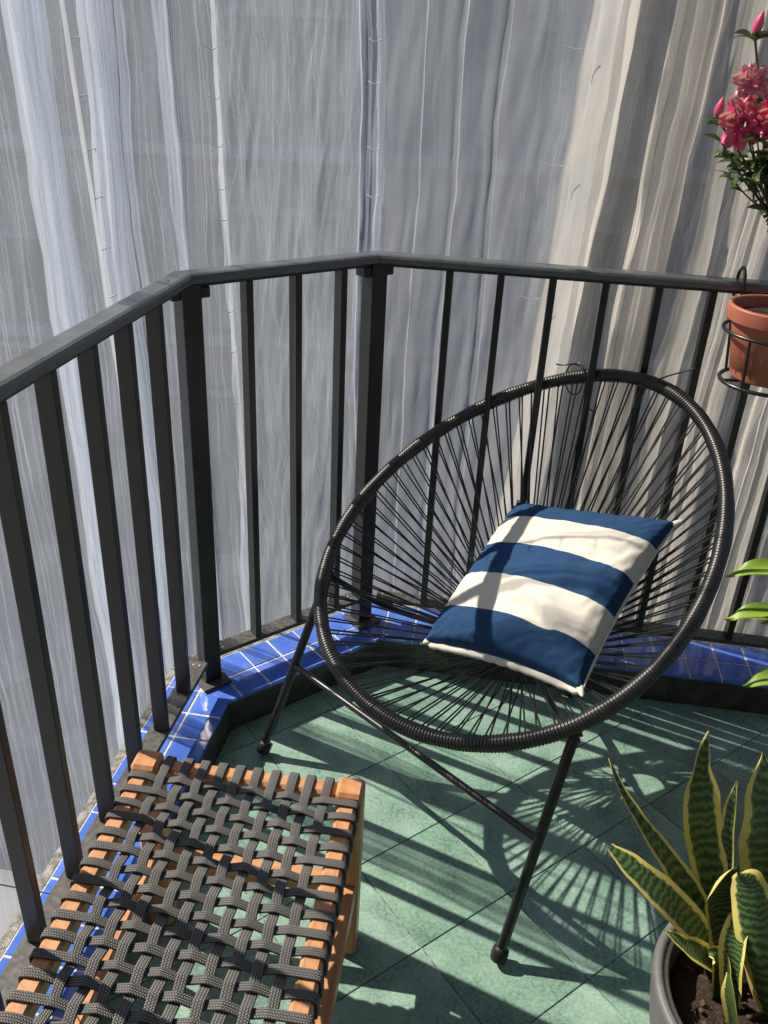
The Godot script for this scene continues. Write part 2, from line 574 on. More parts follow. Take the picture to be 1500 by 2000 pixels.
# ------------------------------------------------------------------ scene
func _ready() -> void:
	rng.seed = 20240
	# camera
	var cam := Camera3D.new()
	cam.name = "camera"
	add_child(cam)
	var pitch := deg_to_rad(27.7513)
	var roll := deg_to_rad(3.0013)
	var right := Vector3(1, 0, 0)
	var up := Vector3(0, cos(pitch), -sin(pitch))
	var back := Vector3(0, sin(pitch), cos(pitch))
	cam.transform = Transform3D(Basis(right * cos(roll) + up * sin(roll), up * cos(roll) - right * sin(roll), back), Vector3(0, 1.4256, 0))
	cam.fov = 61.5
	cam.near = 0.05
	cam.far = 400.0
	cam.current = true
	# sky and exposure
	var env := Environment.new()
	var sky := Sky.new()
	var sm := ProceduralSkyMaterial.new()
	sm.sky_top_color = Color(0.42, 0.54, 0.76)
	sm.sky_horizon_color = Color(0.72, 0.80, 0.90)
	sm.sky_curve = 0.15
	sm.ground_bottom_color = Color(0.25, 0.24, 0.23)
	sm.ground_horizon_color = Color(0.5, 0.52, 0.55)
	sm.sky_energy_multiplier = 0.68
	sky.sky_material = sm
	env.background_mode = Environment.BG_SKY
	env.sky = sky
	env.tonemap_mode = Environment.TONE_MAPPER_LINEAR
	env.tonemap_exposure = 1.95
	env.sdfgi_enabled = true
	env.ssao_enabled = true
	env.ssil_enabled = true
	var we := WorldEnvironment.new()
	we.name = "world"
	we.environment = env
	add_child(we)
	# sun: behind the net, from the left
	var sun := DirectionalLight3D.new()
	sun.name = "sun"
	add_child(sun)
	var az := deg_to_rad(25.0)
	var el := deg_to_rad(43.4)
	sun.look_at_from_position(Vector3.ZERO, Vector3(cos(az) * cos(el), -sin(el), sin(az) * cos(el)), Vector3.UP)
	sun.light_energy = 1.6
	sun.light_color = Color(1.0, 0.955, 0.88)
	sun.light_angular_distance = 0.5
	sun.shadow_enabled = true

	make_materials()
	build_surroundings()
	build_floor()
	build_kerb()
	build_railing()
	build_nets()
	build_chair()
	build_cushion()
	build_stool()
	build_snake_plant()
	build_azalea()
	build_fern()
	build_small()

# ------------------------------------------------------------------ beyond the balcony
func build_surroundings() -> void:
	var g := -5.6
	var street := setting("street")
	put("asphalt_sheet", prism(PackedVector2Array([Vector2(-60, -40), Vector2(60, -40), Vector2(60, 30), Vector2(-60, 30)]), g - 0.3, g), M.asphalt, street)
	var pv := setting("pavement")
	var px := -14.0
	while px < 14.0:
		for r in 3:
			put("slab", prism(PackedVector2Array([Vector2(px, -10.0 + r * 0.8), Vector2(px + 1.19, -10.0 + r * 0.8), Vector2(px + 1.19, -9.21 + r * 0.8), Vector2(px, -9.21 + r * 0.8)]), g, g + 0.12 + rng.randf() * 0.006, 0.01), M.paving, pv)
		put("kerbstone", prism(PackedVector2Array([Vector2(px, -7.6), Vector2(px + 1.19, -7.6), Vector2(px + 1.19, -7.42), Vector2(px, -7.42)]), g, g + 0.125, 0.015), M.facade_band, pv)
		px += 1.2
	# facade across the street
	var f := thing("street_building", "grey building across the street seen faintly through the nets", "building", Vector3(0, g, -10.2))
	put("wall", box(Vector3(34, 14, 0.4), 0.02), M.facade, f, Transform3D(Basis(), Vector3(0, 7, -0.2)))
	put("plinth", box(Vector3(34, 0.9, 0.1), 0.01), M.facade_sand, f, Transform3D(Basis(), Vector3(0, 0.45, 0.052)))
	for yy: float in [3.95, 6.05, 9.4]:
		put("cornice", box(Vector3(34, 0.14, 0.22), 0.02), M.facade_band, f, Transform3D(Basis(), Vector3(0, yy, 0.112)))
	for w: Array in [[-4.55, 4.45, 1.3, 1.1, 0], [-1.25, 6.75, 1.3, 1.2, 1], [1.9, 6.75, 1.3, 1.2, 1], [4.6, 6.75, 1.3, 1.2, 1], [-4.55, 6.75, 1.3, 1.2, 0], [-1.25, 4.75, 1.2, 1.3, 1], [1.9, 4.75, 1.2, 1.3, 0], [4.6, 4.75, 1.2, 1.3, 1], [-1.5, 1.9, 2.6, 2.6, 0], [2.4, 1.9, 2.6, 2.6, 0]]:
		var wn := sub("window", f, Vector3(w[0], w[1], 0.0))
		put("pane", box(Vector3(w[2], w[3], 0.03), 0.004), M.shutter if w[4] else M.glass_dark, wn, Transform3D(Basis(), Vector3(0, 0, 0.017)))
		for sx: float in [-1.0, 1.0]:
			put("frame", box(Vector3(0.09, w[3] + 0.18, 0.09), 0.006), M.frame_white, wn, Transform3D(Basis(), Vector3(sx * (w[2] / 2 + 0.045), 0, 0.047)))
			put("frame", box(Vector3(w[2], 0.09, 0.09), 0.006), M.frame_white, wn, Transform3D(Basis(), Vector3(0, sx * (w[3] / 2 + 0.045), 0.047)))
		put("mullion", box(Vector3(0.06, w[3], 0.05), 0.004), M.frame_white, wn, Transform3D(Basis(), Vector3(0, 0, 0.06)))
		put("sill", box(Vector3(w[2] + 0.3, 0.07, 0.2), 0.006), M.facade_sand, wn, Transform3D(Basis(), Vector3(0, -w[3] / 2 - 0.13, 0.1)))
	car("parked_car", "dark blue car parked in the street, seen through the left railing gaps", M.car_blue, Vector3(-2.95, g, -6.4), 0.12)
	car("parked_car", "mid grey car parked in the street, nearer than the dark blue one", M.car_grey, Vector3(-3.3, g, -3.9), -0.05)
	# the house behind the viewer that carries the balcony
	var wall := setting("house_wall")
	put("wall_panel", prism(PackedVector2Array([Vector2(-3.5, 0.62), Vector2(-0.6, 0.62), Vector2(-0.6, 0.9), Vector2(-3.5, 0.9)]), -5.6, 6.0), M.plaster, wall)
	put("wall_panel", prism(PackedVector2Array([Vector2(0.75, 0.62), Vector2(4.5, 0.62), Vector2(4.5, 0.9), Vector2(0.75, 0.9)]), -5.6, 6.0), M.plaster, wall)
	put("wall_panel", prism(PackedVector2Array([Vector2(-0.6, 0.62), Vector2(0.75, 0.62), Vector2(0.75, 0.9), Vector2(-0.6, 0.9)]), 2.3, 6.0), M.plaster, wall)
	put("wall_panel", prism(PackedVector2Array([Vector2(-0.6, 0.62), Vector2(0.75, 0.62), Vector2(0.75, 0.9), Vector2(-0.6, 0.9)]), -5.6, -0.02), M.plaster, wall)
	var up := setting("ceiling")
	put("upper_slab", prism(PackedVector2Array([line_at(0, T_LEFT, -0.2), meet(0, -0.2, 1, -0.2), meet(1, -0.2, 2, -0.2), line_at(2, T_RIGHT, -0.2), Vector2(1.75, 0.615)]), 2.56, 2.74), M.plaster, up)
	put("door_pane", box(Vector3(1.34, 2.3, 0.03), 0.003), M.glass_dark, wall, Transform3D(Basis(), Vector3(0.075, 1.14, 0.78)))

func car(called: String, label: String, paint: Material, at: Vector3, turn: float) -> void:
	var c := thing(called, label, "car", at, turn, "cars parked in the street")
	# side outlines (x along, y up), lofted over the width
	var lower := [Vector2(-2.0, 0.28), Vector2(-2.05, 0.62), Vector2(-1.95, 0.82), Vector2(-1.1, 0.92), Vector2(1.25, 0.95), Vector2(1.9, 0.9), Vector2(2.02, 0.6), Vector2(1.98, 0.28)]
	var m := MB.new()
	var zs := [-0.84, -0.8, -0.55, 0.0, 0.55, 0.8, 0.84]
	var sc := [0.94, 0.985, 1.0, 1.0, 1.0, 0.985, 0.94]
	for i in zs.size():
		for p: Vector2 in lower:
			m.vert(Vector3(p.x * sc[i], 0.28 + (p.y - 0.28) * (0.97 if absf(zs[i]) > 0.7 else 1.02), zs[i]))
	loft(m, zs.size(), lower.size())
	put("body", m.mesh(), paint, c)
	var cab := MB.new()
	var prof := [Vector2(-0.95, 0.93), Vector2(-0.35, 1.36), Vector2(0.2, 1.44), Vector2(0.9, 1.4), Vector2(1.6, 0.97)]
	var cz := [-0.74, -0.6, 0.0, 0.6, 0.74]
	var cs := [0.0, 1.0, 1.03, 1.0, 0.0]
	for i in cz.size():
		for p: Vector2 in prof:
			cab.vert(Vector3(p.x, 0.93 + (p.y - 0.93) * (cs[i] if cs[i] > 0 else 0.0), cz[i]))
	loft(cab, cz.size(), prof.size())
	put("cabin_glass", cab.mesh(), M.glass_dark, c)
	var rf := MB.new()
	for z: float in [-0.58, -0.3, 0.3, 0.58]:
		for p: Vector2 in [Vector2(-0.34, 1.372), Vector2(0.2, 1.462), Vector2(0.92, 1.42), Vector2(0.9, 1.38), Vector2(-0.3, 1.35)]:
			rf.vert(Vector3(p.x, p.y + (0.012 if absf(z) < 0.4 else 0.0), z))
	loft(rf, 4, 5)
	put("roof", rf.mesh(), paint, c)
	var tyre := lathe([Vector2(0.17, -0.09), Vector2(0.29, -0.1), Vector2(0.315, -0.07), Vector2(0.315, 0.07), Vector2(0.29, 0.1), Vector2(0.17, 0.09), Vector2(0.17, -0.09)], 20)
	var rim := lathe([Vector2(0.0, -0.08), Vector2(0.17, -0.085), Vector2(0.175, 0.085), Vector2(0.0, 0.08)], 16)
	for x: float in [-1.28, 1.28]:
		for z: float in [-0.78, 0.78]:
			var w := sub("wheel", c, Vector3(x, 0.316, z))
			put("tyre", tyre, M.tyre, w, Transform3D(Basis(Vector3.RIGHT, PI / 2), Vector3.ZERO))
			put("rim", rim, M.chrome, w, Transform3D(Basis(Vector3.RIGHT, PI / 2), Vector3.ZERO))
	for z: float in [-0.6, 0.6]:
		put("headlight", box(Vector3(0.1, 0.14, 0.3), 0.03), M.chrome, c, Transform3D(Basis(), Vector3(-1.98, 0.66, z)))
		put("tail_light", box(Vector3(0.1, 0.16, 0.26), 0.03), M.red, c, Transform3D(Basis(), Vector3(1.95, 0.72, z)))

func loft(m: MB, rows: int, per: int) -> void:
	for i in rows - 1:
		for k in per:
			var k2 := (k + 1) % per
			m.quad(i * per + k, i * per + k2, (i + 1) * per + k2, (i + 1) * per + k)
	for e in [0, rows - 1]:
		for k in range(1, per - 1):
			if e == 0:
				m.tri(0, k + 1, k)
			else:
				m.tri(e * per, e * per + k, e * per + k + 1)
	m.outward()

# ------------------------------------------------------------------ floor and kerb
func inner_edge() -> PackedVector2Array:
	var e := plus(EDGE, 0.0)
	return PackedVector2Array([line_at(0, T_LEFT, e[0]), meet(0, e[0], 1, e[1]), meet(1, e[1], 2, e[2]), line_at(2, T_RIGHT, e[2]), Vector2(1.75, 0.62)])

func build_floor() -> void:
	var fl := setting("floor")
	var sl := PackedVector2Array([line_at(0, T_LEFT, -0.125), meet(0, -0.125, 1, -0.125), meet(1, -0.125, 2, -0.125), line_at(2, T_RIGHT, -0.125), Vector2(1.75, 0.62)])
	put("grout_bed", prism(sl, -0.16, -0.0025), M.floor_grout, fl)
	var inside := Geometry2D.offset_polygon(inner_edge(), -0.0015)[0]
	var a := Vector2(0.804, -0.595)
	var b := Vector2(0.595, 0.804)
	var size := 0.2115
	for i in range(-9, 14):
		for j in range(-10, 14):
			var a0 := 0.905 + i * size + 0.001
			var b0 := -0.7526 + j * size + 0.001
			var w := size - 0.0022
			var mid := a * (a0 + w / 2) + b * (b0 + w / 2)
			if mid.y < -2.3 or mid.y > 0.75 or mid.x < -0.95 or mid.x > 1.95:
				continue
			var quad := PackedVector2Array([a * a0 + b * b0, a * (a0 + w) + b * b0, a * (a0 + w) + b * (b0 + w), a * a0 + b * (b0 + w)])
			for piece in Geometry2D.intersect_polygons(quad, inside):
				if area(piece) < 0.0003:
					continue
				var turn := (rng.randi() % 4) * PI / 2 + a.angle()
				var local := PackedVector2Array()
				for q in piece:
					local.append((q - mid).rotated(-turn))
				var lift := rng.randf_range(-0.0003, 0.0003)
				put("tile", prism(local, -0.008, lift, 0.0008), M.floor[rng.randi() % 4], fl, Transform3D(Basis(Vector3.UP, -turn), Vector3(mid.x, 0, mid.y)))

func area(p: PackedVector2Array) -> float:
	var s := 0.0
	for i in p.size():
		s += p[i].cross(p[(i + 1) % p.size()])
	return absf(s) / 2.0

func build_kerb() -> void:
	var kb := setting("kerb")
	var outer := [-0.118, -0.125, -0.125]
	for k in 3:
		put("kerb_core", prism(strip(k, plus(EDGE, -0.013), outer), -0.002, KERB_H - 0.0095), M.cement, kb)
		put("cement_edge", prism(strip(k, plus(EDGE, -2 * TILE - 0.001), outer), KERB_H - 0.0095, KERB_H - 0.001), M.cement, kb)
		put("grout", prism(strip(k, plus(EDGE, -0.0015), plus(EDGE, -2 * TILE)), KERB_H - 0.0095, KERB_H - 0.0015), M.grout, kb)
		# skirting slabs
		var t := -2.2 if k == 0 else -0.1
		while t < (0.2 if k == 0 else 0.75 if k == 1 else T_RIGHT):
			var q := PackedVector2Array([line_at(k, t, 0.2), line_at(k, t + 0.2985, 0.2), line_at(k, t + 0.2985, -0.2), line_at(k, t, -0.2)])
			for piece in Geometry2D.intersect_polygons(q, strip(k, plus(EDGE, -0.001), plus(EDGE, -0.0128))):
				if area(piece) > 0.00005:
					put("skirting_slab", prism(piece, -0.002, KERB_H - 0.0098), M.skirt, kb)
			t += 0.3
	# glazed tiles, two rows
	var start := [-0.115 - 24 * TILE, 0.111 - 4 * TILE, 0.842 - 12 * TILE]
	for k in 3:
		for row in 2:
			var na := plus(EDGE, -row * TILE - (0.0 if row == 0 else 0.0021))
			var nb := plus(EDGE, -(row + 1) * TILE + 0.0021)
			var band := strip(k, na, nb)
			for i in 44:
				var t0: float = start[k] + i * TILE + rng.randf_range(-0.0007, 0.0007)
				var q := PackedVector2Array([line_at(k, t0 + 0.0021, 0.3), line_at(k, t0 + TILE - 0.0021, 0.3), line_at(k, t0 + TILE - 0.0021, -0.3), line_at(k, t0 + 0.0021, -0.3)])
				for piece in Geometry2D.intersect_polygons(q, band):
					if area(piece) < 0.0002:
						continue
					var c := Vector2.ZERO
					for e in piece: c += e / piece.size()
					var loc := PackedVector2Array()
					for e in piece: loc.append(e - c)
					var o := put("tile", prism(loc, KERB_H - 0.009, KERB_H + rng.randf_range(-0.0004, 0.0004), 0.0012), M.blue[rng.randi() % 3], kb, Transform3D(Basis(), Vector3(c.x, 0, c.y)))
					o.rotation = Vector3(rng.randf_range(-0.004, 0.004), 0, rng.randf_range(-0.004, 0.004))

# ------------------------------------------------------------------ railing
func run_basis(k: int) -> Basis:   # x along, y up, z inward
	return Basis(Vector3(D[k].x, 0, D[k].y), Vector3.UP, Vector3(N[k].x, 0, N[k].y))

func build_railing() -> void:
	var r := thing("balcony_railing", "black painted steel balcony railing with flat bars and wide handrail", "railing")
	# handrails: a rounded cap on a narrower strip, mitred at the corners
	var cap := [Vector2(-0.045, 1.034), Vector2(-0.045, 1.044), Vector2(-0.042, 1.049), Vector2(-0.036, 1.052), Vector2(-0.004, 1.052), Vector2(0.001, 1.0495), Vector2(0.004, 1.045), Vector2(0.004, 1.034)]
	var under := [Vector2(-0.036, 1.0265), Vector2(-0.036, 1.034), Vector2(-0.003, 1.034), Vector2(-0.003, 1.0265)]
	for k in 3:
		for part: Array in [["handrail", cap, M.rail], ["rail_strip", under, M.steel]]:
			var m := MB.new()
			var prof: Array = part[1]
			for e in 2:
				for p: Vector2 in prof:
					var q: Vector2
					if k == 0:
						q = line_at(0, T_LEFT, p.x) if e == 0 else meet(0, p.x, 1, p.x)
					elif k == 1:
						q = meet(0, p.x, 1, p.x) if e == 0 else meet(1, p.x, 2, p.x)
					else:
						q = meet(1, p.x, 2, p.x) if e == 0 else line_at(2, T_RIGHT, p.x)
					m.vert(Vector3(q.x, p.y, q.y))
			var flat := MB.new()
			var np := prof.size()
			for i in np:
				var j := (i + 1) % np
				flat.face([m.v[i], m.v[j], m.v[np + j], m.v[np + i]])
			flat.face(m.v.slice(0, np))
			var endf := Array(m.v.slice(np, 2 * np))
			endf.reverse()
			flat.face(endf)
			flat.outward()
			put(part[0], flat.mesh(), part[2], r)
	# bottom bars between the posts
	var half := 0.021
	var ends := [[T_LEFT, -half * 1.3], [half, 0.4475 - half], [half * 1.3, T_RIGHT]]
	for k in 3:
		var l: float = ends[k][1] - ends[k][0]
		var b := put("bottom_bar", box(Vector3(l, 0.011, 0.042), 0.001), M.bar, r, Transform3D(run_basis(k), pt(k, (ends[k][0] + ends[k][1]) / 2.0, -0.021, 0.1625)))
		var ts := []
		if k != 0: ts.append(-l / 2 + 0.016)
		if k != 2: ts.append(l / 2 - 0.016)
		for t: float in ts:
			for z: float in [-0.007, 0.007]:
				put("screw", lathe([Vector2(0.0028, 0.0), Vector2(0.0024, 0.0012), Vector2(0.0, 0.0014)], 8), M.chrome, b, Transform3D(Basis(), Vector3(t, 0.0055, z)))
	# posts, both squared to the middle run
	var post := box(Vector3(0.041, 0.936, 0.041), 0.0015)
	for k in 2:
		var t := 0.0 if k == 0 else 0.4475
		var p := put("post", post, M.steel, r, Transform3D(run_basis(1), pt(1, t, -0.0165, 0.0965 + 0.468)))
		put("base_plate", box(Vector3(0.07, 0.0075, 0.078), 0.001), M.bar, p, Transform3D(Basis(), Vector3(0, -0.468 - 0.0042, 0.004)))
		put("bracket", box(Vector3(0.02, 0.022, 0.034), 0.002), M.steel, p, Transform3D(Basis(), Vector3(0.0306, 0.451, 0)))
		put("bracket", box(Vector3(0.02, 0.022, 0.034), 0.002), M.steel, p, Transform3D(Basis(), Vector3(-0.0306, 0.451, 0)))
	# balusters
	var bal := box(Vector3(0.0155, 0.8585, 0.029), 0.0012)
	var pos := [[], [0.128, 0.2427, 0.3574], []]
	for i in 15: pos[0].append(-0.1365 - 0.1238 * i)
	for i in 14: pos[2].append(0.1525 + 0.1109 * i)
	for k in 3:
		for t: float in pos[k]:
			if t < T_LEFT + 0.02 or t > T_RIGHT - 0.02:
				continue
			put("baluster", bal, M.steel, r, Transform3D(run_basis(k), pt(k, t, -0.0165, 0.168 + 0.42925)))

# ------------------------------------------------------------------ nets
const NET_OFF := -0.165
func net_at(s: float) -> Array:   # point and inward normal at distance s along the nets' line; 0 at the left corner
	var v1 := meet(0, NET_OFF, 1, NET_OFF)
	var v2 := meet(1, NET_OFF, 2, NET_OFF)
	var l := v1.distance_to(v2)
	var p: Vector2
	var n: Vector2
	if s < 0.0:
		p = v1 + D[0] * s
	elif s < l:
		p = v1 + D[1] * s
	else:
		p = v2 + D[2] * (s - l)
	var w := smoothstep(-0.06, 0.06, s)
	var w2 := smoothstep(l - 0.06, l + 0.06, s)
	n = (N[0] as Vector2).lerp(N[1], w).lerp(N[2], w2).normalized()
	return [p, n]

# folds: [centre, width of cloth gathered there on the line, number of pleats, depth, overlap]
func net_columns(s0: float, s1: float, folds: Array, sd: int) -> Array:
	var cols := []     # [s, n, u]
	var f := FastNoiseLite.new()
	f.seed = sd
	f.frequency = 1.0
	var s := s0
	var u := 0.0
	var prev := Vector2(s0, 0)
	while s < s1:
		var ds := 0.009
		var over := 0.0
		var depth := 0.006 * f.get_noise_1d(s * 9.0) + 0.003 * f.get_noise_1d(s * 37.0)
		for fo: Array in folds:
			if absf(s - fo[0]) < fo[1] / 2:
				ds = fo[1] / fo[2] / 12.0
				var env := pow(cos(PI * (s - fo[0]) / fo[1]), 0.5)
				var ph: float = TAU * fo[2] * (s - fo[0]) / fo[1] + 2.2 * f.get_noise_1d(s * 60.0)
				over += env * fo[4] * sin(ph)
				depth += env * fo[3] * cos(ph * 0.5 + 0.4)
		var q := Vector2(s + over, depth)
		u += q.distance_to(prev)
		prev = q
		cols.append([q.x, q.y, u])
		s += ds
	cols.append([s1, 0.0, u + 0.01])
	return cols

func net_panel(called: String, label: String, material: Material, s0: float, s1: float, folds: Array, sd: int, lean: float, back := 0.0, y0 := -0.75, y1 := 2.55, ripple := 0.0, calm := 1.0) -> Node3D:
	var t := thing(called, label, "curtain", Vector3.ZERO, 0.0, "nets hung round the balcony")
	put("net", sheet(s0, s1, folds, sd, lean, back, y0, y1, 0.0, ripple, calm), material, t)
	return t

func sheet(s0: float, s1: float, folds: Array, sd: int, lean: float, back: float, y0: float, y1: float, slew := 0.0, ripple := 0.0, calm := 1.0) -> ArrayMesh:
	var cols := net_columns(s0, s1, folds, sd)
	var rows := 64
	var f := FastNoiseLite.new()
	f.seed = sd + 7
	f.frequency = 1.0
	var m := MB.new()
	for r in rows + 1:
		var y := lerpf(y0, y1, float(r) / rows)
		for c: Array in cols:
			var s: float = c[0] + lean * (y - 1.2) + 0.012 * f.get_noise_2d(c[0] * 4.0, y * 1.6) + 0.004 * f.get_noise_2d(c[0] * 25.0, y * 5.0)
			var q := net_at(s)
			var n: float = calm * c[1] * (1.0 + 0.35 * f.get_noise_2d(c[0] * 12.0, y * 1.3)) + calm * (0.014 * f.get_noise_2d(c[0] * 5.0 + 40.0, y * 1.2) + 0.0045 * f.get_noise_2d(c[0] * 30.0, y * 14.0)) + back + slew * (c[0] - (s0 + s1) / 2.0) + ripple * f.get_noise_2d(c[0] * 55.0 + y * 16.0, y * 9.0)
			var p: Vector2 = q[0] + q[1] * n
			m.vert(Vector3(p.x, y, p.y), Vector2(c[2] / 0.62, (y1 - y) / 1.3))
	var w := cols.size()
	for r in rows:
		for i in w - 1:
			var a := r * w + i
			m.quad(a, a + w, a + w + 1, a + 1)
	return m.mesh()

func hem(parent: Node3D, s: float, width: float, sd: int, lean: float, material: Material, back := 0.006, ripple := 0.006) -> void:
	# the turned-over edge of a net: a narrow rolled strip of doubled cloth
	var f := FastNoiseLite.new()
	f.seed = sd
	f.frequency = 1.0
	var m := MB.new()
	var rows := 90
	var y0 := -0.75
	var y1 := 2.55
	for r in rows + 1:
		var y := lerpf(y0, y1, float(r) / rows)
		var sc := s + lean * (y - 1.2) + ripple * f.get_noise_1d(y * 3.0)
		var w := width * (1.0 + 0.45 * f.get_noise_1d(y * 6.0 + 50.0))
		for k in 9:
			var a := TAU * k / 8.0
			var q := net_at(sc + w / 2 * cos(a))
			var p: Vector2 = q[0] + q[1] * (back + 0.004 * sin(a) + 0.002 * f.get_noise_2d(k * 3.0, y * 12.0))
			m.vert(Vector3(p.x, y, p.y), Vector2(k / 8.0 * width * 2.0 / 0.62, (y1 - y) / 1.3))
	for r in rows:
		for k in 8:
			var a := r * 9 + k
			m.quad(a, a + 9, a + 10, a + 1)
	m.outward()
	put("hem", m.mesh(), material, parent)

func pins(parent: Node3D, s: float, lean: float, ys: Array, length: float, side: float) -> void:
	for y: float in ys:
		var sc := s + lean * (y - 1.2)
		var pts := []
		for k in 5:
			var q := net_at(sc + side * length * k / 4.0)
			var p: Vector2 = q[0] + q[1] * (0.012 + 0.006 * sin(PI * k / 4.0))
			pts.append(Vector3(p.x, y + 0.004 * sin(k * 0.9) * side, p.y))
		put("pin", tube(pts, 0.0011, 5), M.pin, parent)

func build_nets() -> void:
	var l := net_panel("net_curtain", "bluish sheer net with heavy gathered folds behind the left railing run", M.net, -1.95, 0.235, [[-0.222, 0.085, 6, 0.02, 0.017], [-0.005, 0.105, 6, 0.02, 0.016], [0.12, 0.045, 3, 0.014, 0.012]], 301, -0.03)
	hem(l, -0.11, 0.0065, 311, -0.10, M.net_hem)
	pins(l, -0.11, -0.10, [1.0, 1.09, 1.18, 1.26, 1.345, 1.43, 0.86, 0.72], 0.03, 1.0)
	var c := net_panel("net_curtain", "crinkled sheer net hung across the middle railing run between two white hems", M.net_crinkle, 0.225, 0.63, [[0.60, 0.05, 3, 0.012, 0.010]], 302, -0.02, -0.01, -0.75, 2.55, 0.01)
	hem(c, 0.226, 0.0085, 312, -0.035, M.net_hem)
	pins(c, 0.226, -0.035, [0.72, 0.84, 0.93, 1.12, 1.18, 1.26, 1.345, 1.43], 0.026, -1.0)
	var rr := net_panel("net_curtain", "smooth grey sheer net with fine upright creases left of the cream cloth", M.net_plain, 0.60, 1.10, [[0.70, 0.012, 1, 0.004, 0.004], [0.78, 0.012, 1, 0.005, 0.004], [0.87, 0.012, 1, 0.004, 0.004]], 303, 0.0, -0.02, -0.75, 2.55, 0.0, 0.45)
	hem(rr, 0.615, 0.017, 313, -0.03, M.net_hem, 0.008, 0.02)
	pins(rr, 0.618, -0.03, [0.75, 0.86, 0.97, 1.15, 1.25, 1.38, 1.46], 0.03, -1.0)
	var v := net_panel("voile_curtain", "cream sunlit voile curtain with thick folds behind the string chair", M.voile, 1.085, 2.25, [[1.237, 0.085, 4, 0.03, 0.024], [1.345, 0.05, 2, 0.028, 0.018], [1.45, 0.07, 2, 0.03, 0.018], [1.62, 0.12, 3, 0.03, 0.018], [1.85, 0.12, 2, 0.03, 0.014]], 304, 0.03, 0.01)
	put("broad_hem", sheet(1.015, 1.118, [[1.03, 0.02, 1, 0.006, 0.006]], 321, 0.05, 0.012, -0.75, 2.55, -0.8), M.voile_hem, v)
	pins(v, 1.024, 0.05, [0.95, 1.24, 1.465], 0.048, -1.0)

# ------------------------------------------------------------------ chair
const CHAIR_O := Vector3(-0.002, 0.0, -1.238)
const CHAIR_U := Vector3(0.7126, 0, 0.7015)
const CHAIR_V := Vector3(0.7015, 0, -0.7126)
const RING := [0.402, 0.593, 0.544, 0.382, 0.46, 0.118]     # back offset, height, tilt, half width, half length, egg

func chair_pt(u: float, y: float, v: float) -> Vector3:
	return CHAIR_U * u + CHAIR_V * v + Vector3(0, y, 0)

func ring_pt(ph: float) -> Vector3:      # ph 0 at the front, PI at the back; local to the chair's base
	var w: float = RING[3] * sin(ph) * (1.0 + RING[5] * cos(ph))
	var s: float = -RING[4] * cos(ph)
	return chair_pt(w, RING[1] + s * sin(RING[2]), RING[0] + s * cos(RING[2]))

